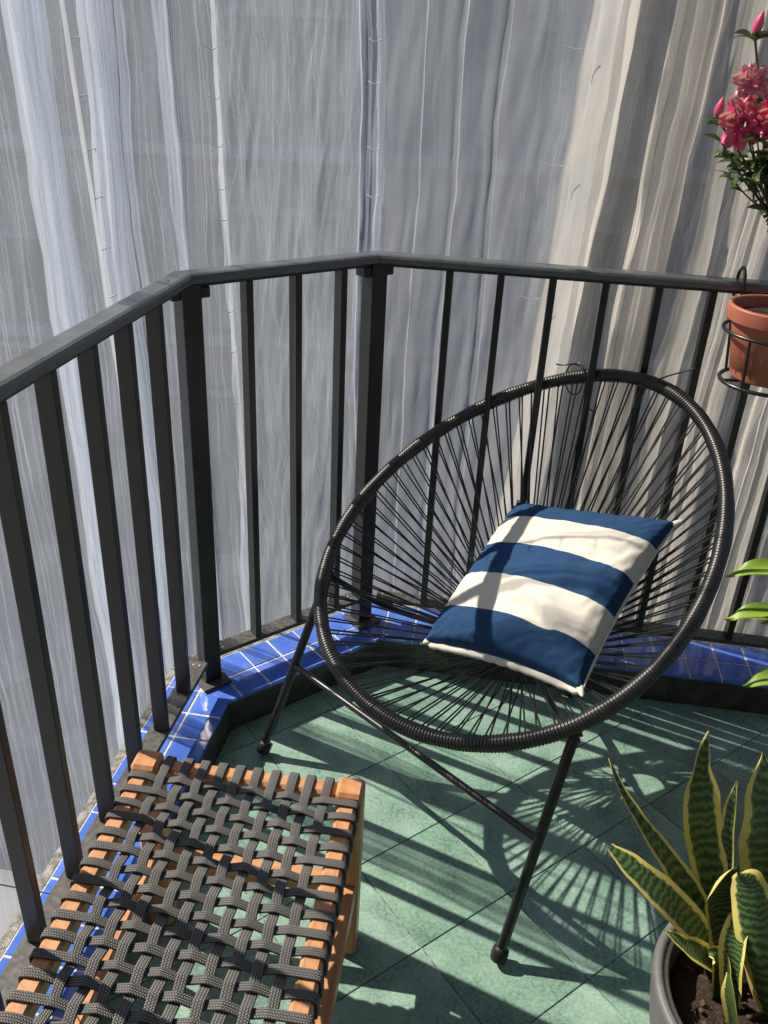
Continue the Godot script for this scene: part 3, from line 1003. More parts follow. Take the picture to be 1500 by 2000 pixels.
func build_chair() -> void:
	var t := thing("string_chair", "black egg shaped string lounge chair on thin tubular steel legs", "chair", CHAIR_O)
	# even steps along the rim
	var fine := []
	var acc := [0.0]
	for i in 1441:
		fine.append(ring_pt(TAU * i / 1440.0))
		if i > 0: acc.append(acc[i - 1] + fine[i].distance_to(fine[i - 1]))
	var total: float = acc[1440]
	var at := func(d: float) -> Vector3:
		d = fposmod(d, total)
		var lo := 0
		var hi := 1440
		while hi - lo > 1:
			var md := (lo + hi) / 2
			if acc[md] <= d: lo = md
			else: hi = md
		return (fine[lo] as Vector3).lerp(fine[hi], (d - acc[lo]) / maxf(acc[hi] - acc[lo], 1e-9))
	var nrm := (-CHAIR_V * sin(RING[2]) + Vector3(0, cos(RING[2]), 0)).normalized()
	var centre := chair_pt(0, RING[1], RING[0])
	# rim: a tube wound with cord
	var m := MB.new()
	var winds := 430
	var per := 4
	var sides := 12
	for i in winds * per + 1:
		var d := total * i / (winds * per)
		var p: Vector3 = at.call(d)
		var tg: Vector3 = ((at.call(d + 0.004) as Vector3) - (at.call(d - 0.004) as Vector3)).normalized()
		var sidev := tg.cross(nrm).normalized()
		var bulge := [0.0, 0.75, 1.0, 0.75]
		var r: float = 0.0135 + 0.0021 * bulge[i % per] + 0.0006 * sin(d * 31.0) + 0.0004 * sin(d * 77.0)
		for k in sides + 1:
			var a := TAU * k / sides
			m.vert(p + (sidev * cos(a) + nrm * sin(a)) * r, Vector2(d * 20.0, float(k) / sides))
	for i in winds * per:
		for k in sides:
			var a := i * (sides + 1) + k
			m.quad(a, a + sides + 1, a + sides + 2, a + 1)
	m.outward()
	put("rim", m.mesh(), M.cord, t)
	# hub ring and cords
	var hub := chair_pt(0, 0.295, 0.475)
	var hr := 0.05
	var hp := []
	for i in 25:
		hp.append(hub + chair_pt(hr * sin(TAU * i / 24.0), 0.012 * -cos(TAU * i / 24.0), -hr * cos(TAU * i / 24.0)))
	put("hub_ring", tube(hp, 0.006, 8, false), M.chair_steel, t)
	var cyl := tube([Vector3.ZERO, Vector3(0, 0.5, 0), Vector3(0, 1, 0)], 1.0, 6)
	var n := 164
	for i in n:
		var d := total * (i + 0.5 + (0.22 if i % 2 else -0.22) + rng.randf_range(-0.12, 0.12)) / n
		var p: Vector3 = at.call(d)
		var inw := (centre - p).normalized()
		var a := p + inw * 0.009 - nrm * 0.004
		# the hub point that faces this part of the rim
		var flatp := p - hub
		var ang := atan2(flatp.dot(CHAIR_U), -flatp.dot(CHAIR_V)) + rng.randf_range(-0.25, 0.25) + (0.16 if i % 2 else -0.16)
		var b := hub + chair_pt(hr * sin(ang), -0.012 * cos(ang) + rng.randf_range(-0.003, 0.003), -hr * cos(ang))
		var dir := b - a
		var x := dir.cross(Vector3(0.3, 1, 0.2)).normalized()
		var z := x.cross(dir).normalized()
		var r := 0.00185 * rng.randf_range(0.9, 1.1)
		put("cord", cyl, M.cord, t, Transform3D(Basis(x * r, dir, z * r), a))
	# legs: two in front, one behind, a stretcher and two bearers under the seat
	var pa := 0.907
	var feet := [chair_pt(-0.3465, 0.012, 0), chair_pt(0.3465, 0.012, 0)]
	var tops := [ring_pt(-pa) - nrm * 0.018, ring_pt(pa) - nrm * 0.018]
	for k in 2:
		var f: Vector3 = feet[k]
		var tp: Vector3 = tops[k]
		var lg := put("leg", tube([f, f.lerp(tp, 0.5), tp], 0.0098, 12), M.chair_steel, t)
		var dirn := (tp - f).normalized()
		put("foot", tube([f - dirn * 0.004, f, f + dirn * 0.012, f + dirn * 0.022, f + dirn * 0.026], [0.009, 0.0145, 0.0155, 0.0145, 0.0095], 14), M.rubber, lg)
		var bd := []
		for j in 22:
			var aa := j * 1.1
			bd.append(tp + dirn * (-0.026 + j * 0.0021) + (dirn.cross(nrm).normalized() * cos(aa) + nrm * sin(aa)) * 0.0125)
		put("binding", tube(bd, 0.002, 5), M.cord, lg)
		put("bearer", tube(curve([tp, tp.lerp(hub, 0.35) + Vector3(0, -0.035, 0), hub + Vector3(0, -0.018, 0)], 6), 0.007, 10), M.chair_steel, t)
	var rear := chair_pt(0, 0.012, 0.72)
	var rl := put("leg", tube([rear, rear.lerp(hub, 0.5), hub + Vector3(0, -0.02, 0)], 0.0098, 12), M.chair_steel, t)
	var rd := (hub - rear).normalized()
	put("foot", tube([rear - rd * 0.004, rear, rear + rd * 0.012, rear + rd * 0.024], [0.009, 0.0145, 0.0155, 0.0105], 12), M.rubber, rl)
	put("stretcher", tube([(feet[0] as Vector3).lerp(tops[0], 0.5), (feet[0] as Vector3).lerp(tops[0], 0.5).lerp((feet[1] as Vector3).lerp(tops[1], 0.53), 0.5), (feet[1] as Vector3).lerp(tops[1], 0.53)], 0.0075, 12), M.chair_steel, t)
	# loose ends of cord at the top of the rim
	var top := ring_pt(PI + 0.42)
	var rv := CHAIR_U
	put("loose_cord", tube(curve([top + nrm * 0.012, top + Vector3(0, 0.02, 0) - rv * 0.01, top + Vector3(0, 0.018, 0) - rv * 0.035, top + Vector3(0, -0.03, 0) - rv * 0.04 + nrm * 0.02, top + Vector3(0, -0.06, 0) - rv * 0.02 + nrm * 0.02, top + Vector3(0, -0.05, 0) + rv * 0.005 + nrm * 0.02, top + Vector3(0, 0.01, 0) + rv * 0.008 + nrm * 0.014], 6), 0.0018, 6), M.cord, t)
	put("loose_cord", tube(curve([top + nrm * 0.014 + rv * 0.01, top + Vector3(0, 0.024, 0) - rv * 0.012 + nrm * 0.005, top + Vector3(0, 0.012, 0) - rv * 0.055, top + nrm * 0.014 - rv * 0.07], 6), 0.0018, 6), M.cord, t)
	put("loose_cord", tube(curve([top + nrm * 0.014 + rv * 0.05, top + Vector3(0, -0.03, 0) + rv * 0.02 + nrm * 0.025, top + Vector3(0, -0.075, 0) + rv * 0.025 + nrm * 0.025, top + Vector3(0, -0.085, 0) + rv * 0.05 + nrm * 0.02], 6), 0.0018, 6), M.cord, t)
	var t2 := ring_pt(PI - 0.08)
	put("loose_cord", tube(curve([t2 + nrm * 0.014, t2 + nrm * 0.024 + rv * 0.03 + Vector3(0, 0.012, 0), t2 + nrm * 0.04 + rv * 0.085 + Vector3(0, 0.03, 0)], 6), 0.0019, 6), M.cord, t)

# ------------------------------------------------------------------ cushion
func build_cushion() -> void:
	# square cushion leaning in the seat; x to its right, y towards its upper edge, z out of its face
	var tl := Vector3(0.315, 0.526, -1.772)
	var tr := Vector3(0.577, 0.642, -1.493)
	var br := Vector3(0.372, 0.440, -1.216)
	var bl := Vector3(0.108, 0.326, -1.494)
	var o := (tl + tr + br + bl) / 4.0
	var ex := (tr - tl + br - bl).normalized()
	var ey := (tl - bl + tr - br)
	ey = (ey - ex * ey.dot(ex)).normalized()
	var ez := ex.cross(ey)
	var c := thing("cushion", "square cushion with broad navy and white stripes in the string chair", "cushion")
	c.transform = Transform3D(Basis(ex, ey, ez), o + ez * 0.012)
	var half := 0.2
	var n := 44
	var f := FastNoiseLite.new()
	f.seed = 77
	f.frequency = 1.0
	for side in 2:
		var m := MB.new()
		var sg := 1.0 if side == 0 else -1.0
		for j in n + 1:
			for i in n + 1:
				var u := -cos(PI * i / n) * 0.5 - 0.5 + 1.0
				u = lerpf(float(i) / n, 0.5 - 0.5 * cos(PI * i / n), 0.6) * 2.0 - 1.0
				var v := lerpf(float(j) / n, 0.5 - 0.5 * cos(PI * j / n), 0.6) * 2.0 - 1.0
				var puff := pow(maxf((1.0 - u * u) * (1.0 - v * v), 0.0), 0.38)
				var x := half * u * (1.0 - 0.075 * (1.0 - v * v) * absf(u))
				var y := half * v * (1.0 - 0.075 * (1.0 - u * u) * absf(v))
				var th := 0.074 if side == 0 else 0.05
				var z := th * puff
				var edge := 1.0 - minf(1.0 - absf(u), 1.0 - absf(v))
				z += puff * 0.007 * f.get_noise_2d(u * 2.2, v * 2.2)
				z += 0.006 * smoothstep(0.55, 0.95, edge) * (1.0 - smoothstep(0.97, 1.0, edge)) * f.get_noise_2d(u * 9.0 + 10.0, v * 9.0)
				# a crease near the lower right corner and a soft one near the upper right
				var q := Vector2(u - 0.42, v + 0.42).rotated(0.5)
				z += 0.016 * exp(-pow(q.y / 0.10, 2.0) - pow(q.x / 0.34, 2.0)) * (1.0 if side == 0 else 0.0)
				z -= 0.014 * exp(-pow((q.y + 0.15) / 0.08, 2.0) - pow((q.x - 0.1) / 0.36, 2.0)) * (1.0 if side == 0 else 0.0)
				var q2 := Vector2(u - 0.62, v - 0.25).rotated(-0.5)
				z -= 0.008 * exp(-pow(q2.y / 0.09, 2.0) - pow(q2.x / 0.25, 2.0)) * (1.0 if side == 0 else 0.0)
				m.vert(Vector3(x, y, sg * z), Vector2((u + 1) / 2, (1 - v) / 2))
		for j in n:
			for i in n:
				var a := j * (n + 1) + i
				if side == 0:
					m.quad(a, a + n + 1, a + n + 2, a + 1)
				else:
					m.quad(a, a + 1, a + n + 2, a + n + 1)
		put("front_cover" if side == 0 else "back_cover", m.mesh(), M.cushion if side == 0 else M.canvas, c)
	# pale welt: the back cloth comes round the edge, widest along the lower side, with small points at the corners
	var w := MB.new()
	var loop := []
	var rad := []
	for e in 4:
		for k in 24:
			var s := -1.0 + 2.0 * k / 24.0
			var q: Vector2 = [Vector2(s, -1), Vector2(1, s), Vector2(-s, 1), Vector2(-1, -s)][e]
			var pin := 1.0 - 0.075 * (1.0 - s * s)
			var p := Vector3(q.x * half * (pin if e % 2 == 1 else 1.0), q.y * half * (pin if e % 2 == 0 else 1.0), -0.004 - (0.006 if e == 0 else 0.0))
			loop.append(p * 1.005)
			rad.append((0.0085 if e == 0 else 0.0012) * (0.8 + 0.4 * absf(sin(k * 1.7))) * (1.0 - 0.5 * pow(absf(s), 8.0)) + 0.001)
	loop.append(loop[0])
	rad.append(rad[0])
	tube_into(w, loop, rad, 8, false)
	w.outward()
	put("welt", w.mesh(), M.canvas, c)
	for s: Vector2 in [Vector2(-1, 1), Vector2(1, 1), Vector2(1, -1), Vector2(-1, -1)]:
		var p := Vector3(s.x * half * 0.97, s.y * half * 0.97, -0.003)
		var q := Vector3(s.x * half * 1.045, s.y * half * 1.045, -0.002)
		put("corner_point", tube([p, p.lerp(q, 0.4), p.lerp(q, 0.8), q], [0.0075, 0.0065, 0.0045, 0.0015], 8), M.canvas, c)

# ------------------------------------------------------------------ stool
func build_stool() -> void:
	var yaw := deg_to_rad(-6.3)
	var t := thing("woven_stool", "low wooden stool with a woven dark grey rope seat beside the railing", "stool", Vector3(-0.2331, 0, -0.7310), yaw)
	var W := 0.384
	var L := 0.66
	var H := 0.39
	# wood pieces run along their own x so the grain follows them
	var wood := func(called: String, a: Vector3, b: Vector3, w: float, h: float, c: float) -> MeshInstance3D:
		var d := b - a
		var x := d.normalized()
		var y := Vector3.UP if absf(x.y) < 0.9 else Vector3.RIGHT
		var z := x.cross(y).normalized()
		return put(called, box(Vector3(d.length(), h, w), c), M.wood_x, t, Transform3D(Basis(x, y, z), (a + b) / 2))
	var lx := W / 2 - 0.022
	var lz := L / 2 - 0.022
	for sx: float in [-1.0, 1.0]:
		for sz: float in [-1.0, 1.0]:
			wood.call("leg", Vector3(sx * lx, 0.0, sz * lz), Vector3(sx * lx, H, sz * lz), 0.044, 0.044, 0.0055)
	for sx: float in [-1.0, 1.0]:
		wood.call("seat_rail", Vector3(sx * lx, H - 0.022, -lz + 0.0222), Vector3(sx * lx, H - 0.022, lz - 0.0222), 0.03, 0.03, 0.005)
		wood.call("stretcher", Vector3(sx * (lx + 0.005), 0.163, -lz + 0.0222), Vector3(sx * (lx + 0.005), 0.163, lz - 0.0222), 0.026, 0.04, 0.0025)
	for sz: float in [-1.0, 1.0]:
		wood.call("seat_rail", Vector3(-lx + 0.0222, H - 0.022, sz * lz), Vector3(lx - 0.0222, H - 0.022, sz * lz), 0.03, 0.03, 0.005)
		wood.call("stretcher", Vector3(-lx + 0.0222, 0.163, sz * (lz - 0.004)), Vector3(lx - 0.0222, 0.163, sz * (lz - 0.004)), 0.024, 0.036, 0.0025)
	# straps
	var xs := []
	var zs := []
	for i in 10: xs.append(-0.1332 + 0.0296 * i)
	for i in 20: zs.append(-0.276 + 0.0290 * i)
	var top := H - 0.007
	var lift := 0.0038
	for dirn in 2:
		var mine: Array = xs if dirn == 0 else zs
		var other: Array = zs if dirn == 0 else xs
		var reach := (lz if dirn == 0 else lx)
		for i in mine.size():
			var path := []     # (along, height)
			path.append(Vector2(-reach + 0.006, top - 0.0345))
			path.append(Vector2(-reach - 0.0155, top - 0.0325))
			path.append(Vector2(-reach - 0.0178, top - 0.026))
			path.append(Vector2(-reach - 0.0178, top - 0.006))
			path.append(Vector2(-reach - 0.0135, top + 0.0015))
			path.append(Vector2(-reach + 0.008, top + 0.0026))
			for j in other.size():
				var up := 1.0 if (i + j + dirn) % 2 == 0 else -1.0
				path.append(Vector2(other[j] - 0.0035, top - 0.0015 + up * lift))
				path.append(Vector2(other[j] + 0.0035, top - 0.0015 + up * lift))
			path.append(Vector2(reach - 0.008, top + 0.0026))
			path.append(Vector2(reach + 0.0135, top + 0.0015))
			path.append(Vector2(reach + 0.0178, top - 0.006))
			path.append(Vector2(reach + 0.0178, top - 0.026))
			path.append(Vector2(reach + 0.0155, top - 0.0325))
			path.append(Vector2(reach - 0.006, top - 0.0345))
			put("strap", strap(path, mine[i] + rng.randf_range(-0.0012, 0.0012), dirn, (0.0158 if dirn == 0 else 0.0138) * rng.randf_range(0.95, 1.05)), M.strap, t)

func strap(path: Array, at: float, dirn: int, w: float) -> ArrayMesh:
	var pts := []
	for p: Vector2 in path:
		pts.append(Vector3(p.x, p.y, 0))
	pts = curve(pts, 3)
	var m := MB.new()
	var run := 0.0
	var th := 0.0021
	var prof := [Vector2(-0.5, 0.0), Vector2(-0.47, 0.75), Vector2(-0.3, 1.0), Vector2(0.0, 1.0), Vector2(0.3, 1.0), Vector2(0.47, 0.75), Vector2(0.5, 0.0), Vector2(0.47, -0.75), Vector2(0.0, -1.0), Vector2(-0.47, -0.75), Vector2(-0.5, 0.0)]
	var nn := pts.size()
	var bend := rng.randf_range(-0.0016, 0.0016)
	for i in nn:
		var tg: Vector3 = (pts[mini(i + 1, nn - 1)] - pts[maxi(i - 1, 0)]).normalized()
		var up := Vector3(-tg.y, tg.x, 0)
		if i > 0: run += pts[i].distance_to(pts[i - 1])
		for q: Vector2 in prof:
			var p: Vector3 = pts[i] + up * q.y * th
			var off := at + q.x * w + bend * sin(run * 11.0)
			var tex := Vector2(q.x + 0.5 if q.y >= 0.0 else 0.5 - q.x, run / 0.018)
			m.vert(Vector3(off, p.y, p.x) if dirn == 0 else Vector3(p.x, p.y, off), tex)
	var np := prof.size()
	for i in nn - 1:
		for k in np - 1:
			var a := i * np + k
			m.quad(a, a + np, a + np + 1, a + 1)
	m.outward()
	return m.mesh()

# ------------------------------------------------------------------ plants
# a blade along a centre line; w: widths; out: face direction; fold: trough depth
func blade(line: Array, widths: Array, out: Vector3, fold: float, steps := 6, twist := 0.0, wave := 0.0, thick := 0.0016) -> ArrayMesh:
	var pts := curve(line, steps)
	var n := pts.size()
	var m := MB.new()
	var across := 8
	var rows := []
	for side in 2:
		for i in n:
			var t := float(i) / (n - 1)
			var wi := t * (widths.size() - 1)
			var a := int(floor(wi))
			var w := lerpf(widths[a], widths[mini(a + 1, widths.size() - 1)], smoothstep(0.0, 1.0, wi - a))
			var tg: Vector3 = (pts[mini(i + 1, n - 1)] - pts[maxi(i - 1, 0)]).normalized()
			var x := tg.cross(out).normalized().rotated(tg, twist * t)
			var z := x.cross(tg).normalized()
			for k in across + 1:
				var q := float(k) / across * 2.0 - 1.0
				var edge := q * q
				var wv := wave * edge * sin(t * 17.0 + q * 2.0) * signf(q)
				var p: Vector3 = pts[i] + x * q * w * 0.5 + z * (edge * fold * w + wv) + z * (thick * (1.0 - edge) * (1.0 if side == 0 else -1.0))
				m.vert(p, Vector2(float(k) / across, 1.0 - t))
	var per := across + 1
	for side in 2:
		for i in n - 1:
			for k in across:
				var a := side * n * per + i * per + k
				if side == 0: m.quad(a, a + per, a + per + 1, a + 1)
				else: m.quad(a, a + 1, a + per + 1, a + per)
	m.outward()
	return m.mesh()

func build_snake_plant() -> void:
	var o := Vector3(0.605, 0.0, -0.785)
	var t := thing("potted_snake_plant", "snake plant with yellow edged banded leaves in a round grey pot", "potted plant", o)
	put("pot", lathe([Vector2(0.0, 0.0), Vector2(0.118, 0.0), Vector2(0.126, 0.006), Vector2(0.150, 0.09), Vector2(0.166, 0.17), Vector2(0.174, 0.225), Vector2(0.1755, 0.242), Vector2(0.172, 0.2495), Vector2(0.1655, 0.2515), Vector2(0.1615, 0.2495), Vector2(0.160, 0.2465), Vector2(0.1535, 0.2455), Vector2(0.1505, 0.242), Vector2(0.149, 0.225), Vector2(0.144, 0.18), Vector2(0.0, 0.178)], 72), M.pot, t)
	# soil: a lumpy mound
	var f := FastNoiseLite.new()
	f.seed = 9
	f.frequency = 1.0
	var m := MB.new()
	var rings := 16
	var sides := 48
	for r in rings + 1:
		for k in sides + 1:
			var a := TAU * k / sides
			var rr := 0.1475 * r / rings
			var y := 0.200 + 0.014 * f.get_noise_2d(cos(a) * rr * 26.0, sin(a) * rr * 26.0) + 0.008 * f.get_noise_2d(cos(a) * rr * 90.0 + 30.0, sin(a) * rr * 90.0)
			m.vert(Vector3(rr * cos(a), y, rr * sin(a)), Vector2(rr * cos(a), rr * sin(a)) * 4.0)
	for r in rings:
		for k in sides:
			var a := r * (sides + 1) + k
			m.quad(a, a + sides + 1, a + sides + 2, a + 1)
	var so := put("soil", m.mesh(), M.soil, t)
	# bark chips
	var chips := [box(Vector3(0.014, 0.006, 0.009), 0.002), box(Vector3(0.009, 0.007, 0.008), 0.002), box(Vector3(0.024, 0.004, 0.005), 0.0015)]
	for i in 110:
		var a := rng.randf() * TAU
		var rr := 0.14 * sqrt(rng.randf())
		put("bark_chip", chips[rng.randi() % 3], M.bark if rng.randf() < 0.6 else M.soil, so, Transform3D(Basis.from_euler(Vector3(rng.randf_range(-0.6, 0.6), rng.randf() * TAU, rng.randf_range(-0.6, 0.6))).scaled(Vector3.ONE * rng.randf_range(0.5, 1.15)), Vector3(rr * cos(a), 0.203 + 0.006 * rng.randf(), rr * sin(a))))
	# leaves: [centre line from the base up (world), widths, facing, trough, twist, wave]
	var lv := [
		[[Vector3(0.567, 0.200, -0.877), Vector3(0.530, 0.270, -0.904), Vector3(0.478, 0.340, -0.929), Vector3(0.423, 0.410, -0.942), Vector3(0.383, 0.460, -0.968), Vector3(0.361, 0.500, -0.993)], [0.018, 0.034, 0.040, 0.030, 0.018, 0.011, 0.001], Vector3(-0.45, 0.45, 0.8), 0.24, 0.9, 0.0],
		[[Vector3(0.560, 0.200, -0.868), Vector3(0.517, 0.260, -0.879), Vector3(0.467, 0.310, -0.892), Vector3(0.418, 0.345, -0.911), Vector3(0.373, 0.370, -0.940)], [0.026, 0.042, 0.050, 0.050, 0.040, 0.014], Vector3(-0.25, 0.8, 0.55), 0.18, 0.4, 0.0],
		[[Vector3(0.576, 0.200, -0.886), Vector3(0.549, 0.290, -0.917), Vector3(0.522, 0.370, -0.944), Vector3(0.504, 0.440, -0.959), Vector3(0.498, 0.500, -0.983), Vector3(0.508, 0.550, -1.009)], [0.028, 0.04, 0.054, 0.058, 0.054, 0.026, 0.002], Vector3(-0.2, 0.15, 1.0), 0.16, 0.3, 0.004],
		[[Vector3(0.592, 0.200, -0.905), Vector3(0.558, 0.330, -0.923), Vector3(0.547, 0.420, -0.941), Vector3(0.552, 0.490, -0.971)], [0.02, 0.034, 0.034, 0.024, 0.003], Vector3(-0.7, 0.1, 0.7), 0.25, -0.4, 0.0],
		[[Vector3(0.622, 0.200, -0.850), Vector3(0.612, 0.310, -0.875), Vector3(0.592, 0.410, -0.884), Vector3(0.571, 0.500, -0.9), Vector3(0.543, 0.600, -0.915)], [0.04, 0.066, 0.084, 0.086, 0.058, 0.003], Vector3(-0.15, 0.15, 1.0), 0.22, -0.45, 0.004],
		[[Vector3(0.569, 0.200, -0.850), Vector3(0.542, 0.280, -0.868), Vector3(0.527, 0.335, -0.879), Vector3(0.526, 0.370, -0.885), Vector3(0.548, 0.398, -0.889)], [0.036, 0.048, 0.056, 0.058, 0.05, 0.02], Vector3(-0.05, 0.4, 0.9), 0.3, 0.5, 0.004],
		[[Vector3(0.616, 0.200, -0.790), Vector3(0.582, 0.290, -0.800), Vector3(0.555, 0.370, -0.822), Vector3(0.539, 0.420, -0.840), Vector3(0.524, 0.436, -0.846)], [0.04, 0.056, 0.066, 0.062, 0.045, 0.006], Vector3(-0.2, 0.25, 0.9), -0.25, -0.5, 0.003],
		[[Vector3(0.555, 0.205, -0.864), Vector3(0.514, 0.250, -0.850), Vector3(0.483, 0.270, -0.853), Vector3(0.455, 0.285, -0.865)], [0.022, 0.038, 0.036, 0.02, 0.002], Vector3(-0.25, 0.9, 0.4), 0.26, 0.3, 0.0],
		[[Vector3(0.541, 0.200, -0.821), Vector3(0.533, 0.250, -0.824), Vector3(0.524, 0.280, -0.832), Vector3(0.513, 0.279, -0.834)], [0.02, 0.027, 0.026, 0.01], Vector3(-0.3, 0.4, 0.8), 0.45, 0.5, 0.0],
		[[Vector3(0.560, 0.200, -0.811), Vector3(0.545, 0.280, -0.821), Vector3(0.547, 0.330, -0.838), Vector3(0.560, 0.362, -0.850)], [0.024, 0.032, 0.038, 0.034, 0.008], Vector3(-0.5, 0.2, 0.8), 0.35, -0.4, 0.0],
		[[Vector3(0.553, 0.200, -0.772), Vector3(0.539, 0.250, -0.785), Vector3(0.534, 0.280, -0.804)], [0.026, 0.028, 0.008], Vector3(-0.9, 0.1, 0.4), 0.3, 0.0, 0.0],
		[[Vector3(0.67, 0.2, -0.80), Vector3(0.69, 0.32, -0.82), Vector3(0.72, 0.44, -0.83), Vector3(0.75, 0.53, -0.82)], [0.036, 0.06, 0.066, 0.045, 0.004], Vector3(0.2, 0.1, 1.0), 0.2, 0.3, 0.003],
		[[Vector3(0.66, 0.2, -0.72), Vector3(0.685, 0.30, -0.70), Vector3(0.71, 0.39, -0.69), Vector3(0.74, 0.46, -0.68)], [0.036, 0.056, 0.06, 0.04, 0.004], Vector3(0.2, 0.3, 0.9), 0.2, 0.3, 0.003],
	]
	for e: Array in lv:
		var line := []
		for p: Vector3 in e[0]:
			line.append(p - o)
		put("leaf", blade(line, e[1], e[2], e[3], 7, e[4], e[5]), M.snake, t)

func build_azalea() -> void:
	var c := Vector3(0.752, 0, -1.673)
	var bottom := 0.894
	# wire holder, hooked over the handrail
	var h := thing("pot_holder", "black wire pot ring hooked over the handrail", "pot holder", Vector3(c.x, 0.0, c.z))
	var circle := func(r: float, y: float) -> Array:
		var a := []
		for i in 49:
			a.append(Vector3(r * cos(TAU * i / 48.0), y, r * sin(TAU * i / 48.0)))
		return a
	put("upper_ring", tube(circle.call(0.102, 0.987), 0.0036, 8, false), M.wire, h)
	put("lower_ring", tube(circle.call(0.088, 0.886), 0.0042, 8, false), M.wire, h)
	put("cross_bar", tube([Vector3(-0.088, 0.886, 0), Vector3(0, 0.886, 0), Vector3(0.088, 0.886, 0)], 0.003, 8), M.wire, h)
	put("cross_bar", tube([Vector3(0, 0.8862, -0.088), Vector3(0, 0.8862, 0), Vector3(0, 0.8862, 0.088)], 0.003, 8), M.wire, h)
	for i in 4:
		var a := TAU * (i + 0.55) / 4.0
		put("upright", tube([Vector3(0.088 * cos(a), 0.886, 0.088 * sin(a)), Vector3(0.095 * cos(a), 0.94, 0.095 * sin(a)), Vector3(0.102 * cos(a), 0.987, 0.102 * sin(a))], 0.003, 8), M.wire, h)
	for s: float in [-0.052, 0.052]:
		# from the ring back and up over the rail
		var zr := -1.0
		var base := Vector3(N[2].x, 0, N[2].y)
		var al := Vector3(D[2].x, 0, D[2].y)
		var ringp := al * s - base * 0.0875
		var back_n: float = B[2] - (N[2] as Vector2).dot(Vector2(c.x, c.z))
		var off := func(n: float, y: float) -> Vector3:
			return al * s + base * (back_n + n) + Vector3(0, y, 0)
		put("hook", tube(curve([ringp + Vector3(0, 0.987, 0), off.call(0.012, 1.0), off.call(0.010, 1.05), off.call(-0.004, 1.071), off.call(-0.022, 1.0775), off.call(-0.042, 1.069), off.call(-0.053, 1.05), off.call(-0.054, 1.012)], 5), 0.0036, 8), M.wire, h)
	# pot and plant
	var t := thing("potted_azalea", "pink flowering azalea in a terracotta pot hanging on the railing", "potted plant", Vector3(c.x, bottom, c.z))
	var pot := put("pot", lathe([Vector2(0, 0), Vector2(0.067, 0), Vector2(0.071, 0.004), Vector2(0.0845, 0.104), Vector2(0.088, 0.1105), Vector2(0.0985, 0.1125), Vector2(0.1015, 0.116), Vector2(0.1035, 0.140), Vector2(0.1015, 0.1435), Vector2(0.0955, 0.1435), Vector2(0.0935, 0.140), Vector2(0.090, 0.11), Vector2(0.075, 0.02), Vector2(0.0, 0.018)], 64), M.terra, t)
	for i in 26:
		var a := TAU * i / 26.0
		put("rib", tube([Vector3(0.0722 * cos(a), 0.012, 0.0722 * sin(a)), Vector3(0.0782 * cos(a), 0.055, 0.0782 * sin(a)), Vector3(0.0832 * cos(a), 0.092, 0.0832 * sin(a))], [0.001, 0.003, 0.001], 6), M.terra, pot)
	put("soil", lathe([Vector2(0.0, 0.128), Vector2(0.04, 0.126), Vector2(0.07, 0.123), Vector2(0.0915, 0.12)], 32), M.soil, t)
	var o := t.position
	var tips := [Vector3(0.648, 1.27, -1.68), Vector3(0.556, 1.36, -1.70), Vector3(0.590, 1.49, -1.695), Vector3(0.62, 1.40, -1.66), Vector3(0.70, 1.38, -1.64), Vector3(0.78, 1.45, -1.68), Vector3(0.86, 1.36, -1.66), Vector3(0.70, 1.46, -1.73), Vector3(0.66, 1.31, -1.62), Vector3(0.80, 1.30, -1.60), Vector3(0.60, 1.30, -1.74), Vector3(0.92, 1.27, -1.70)]
	var fork := Vector3(0.685, 1.21, -1.675) - o
	put("stem", tube(curve([Vector3(0.02, 0.12, 0.005), Vector3(0.0, 0.2, 0.0), fork], 6), [0.0075, 0.0075, 0.007, 0.007, 0.007, 0.0065, 0.0065, 0.006, 0.006, 0.0055, 0.0055, 0.005, 0.005], 8), M.stem, t)
	var leaf_long := blade([Vector3.ZERO, Vector3(0, 0.004, -0.014), Vector3(0, 0.003, -0.03), Vector3(0, -0.002, -0.042)], [0.003, 0.0115, 0.0145, 0.009, 0.001], Vector3(0, 1, 0), 0.12, 3, 0.0, 0.0, 0.0004)
	var leaf_small := blade([Vector3.ZERO, Vector3(0, 0.003, -0.01), Vector3(0, 0.002, -0.021), Vector3(0, -0.001, -0.027)], [0.003, 0.0115, 0.0135, 0.009, 0.002], Vector3(0, 1, 0), 0.14, 3, 0.0, 0.0, 0.0004)
	var names := ["leaf_a", "leaf_a", "leaf_b", "leaf_b", "leaf_c"]
	var add_leaf := func(p: Vector3, dirn: Vector3) -> void:
		var z := -dirn.normalized()
		var x := Vector3.UP.cross(z).normalized().rotated(z, rng.randf_range(-0.9, 0.9))
		var s := rng.randf_range(0.65, 1.15)
		put("leaf", leaf_long if rng.randf() < 0.55 else leaf_small, M[names[rng.randi() % 5]], t, Transform3D(Basis(x, z.cross(x), z).scaled(Vector3.ONE * s), p))
	for tip: Vector3 in tips:
		var e := tip - o
		var st := fork.lerp(e, rng.randf_range(-0.15, 0.05))
		var mid := st.lerp(e, 0.5) + Vector3(rng.randf_range(-0.02, 0.02), -0.01, rng.randf_range(-0.02, 0.02))
		var ln := curve([st, mid, e], 5)
		put("stem", tube(ln, 0.0021, 6), M.stem, t)
		# whorl below the tip and a few along the twig
		for k in 7:
			var a := TAU * k / 7.0 + rng.randf() * 0.7
			add_leaf.call(e - Vector3(0, 0.006 + 0.006 * rng.randf(), 0), Vector3(cos(a), rng.randf_range(-0.25, 0.45), sin(a)))
		for k in 5:
			var a := rng.randf() * TAU
			add_leaf.call(ln[1 + rng.randi() % 8], Vector3(cos(a), rng.randf_range(-0.4, 0.5), sin(a)))
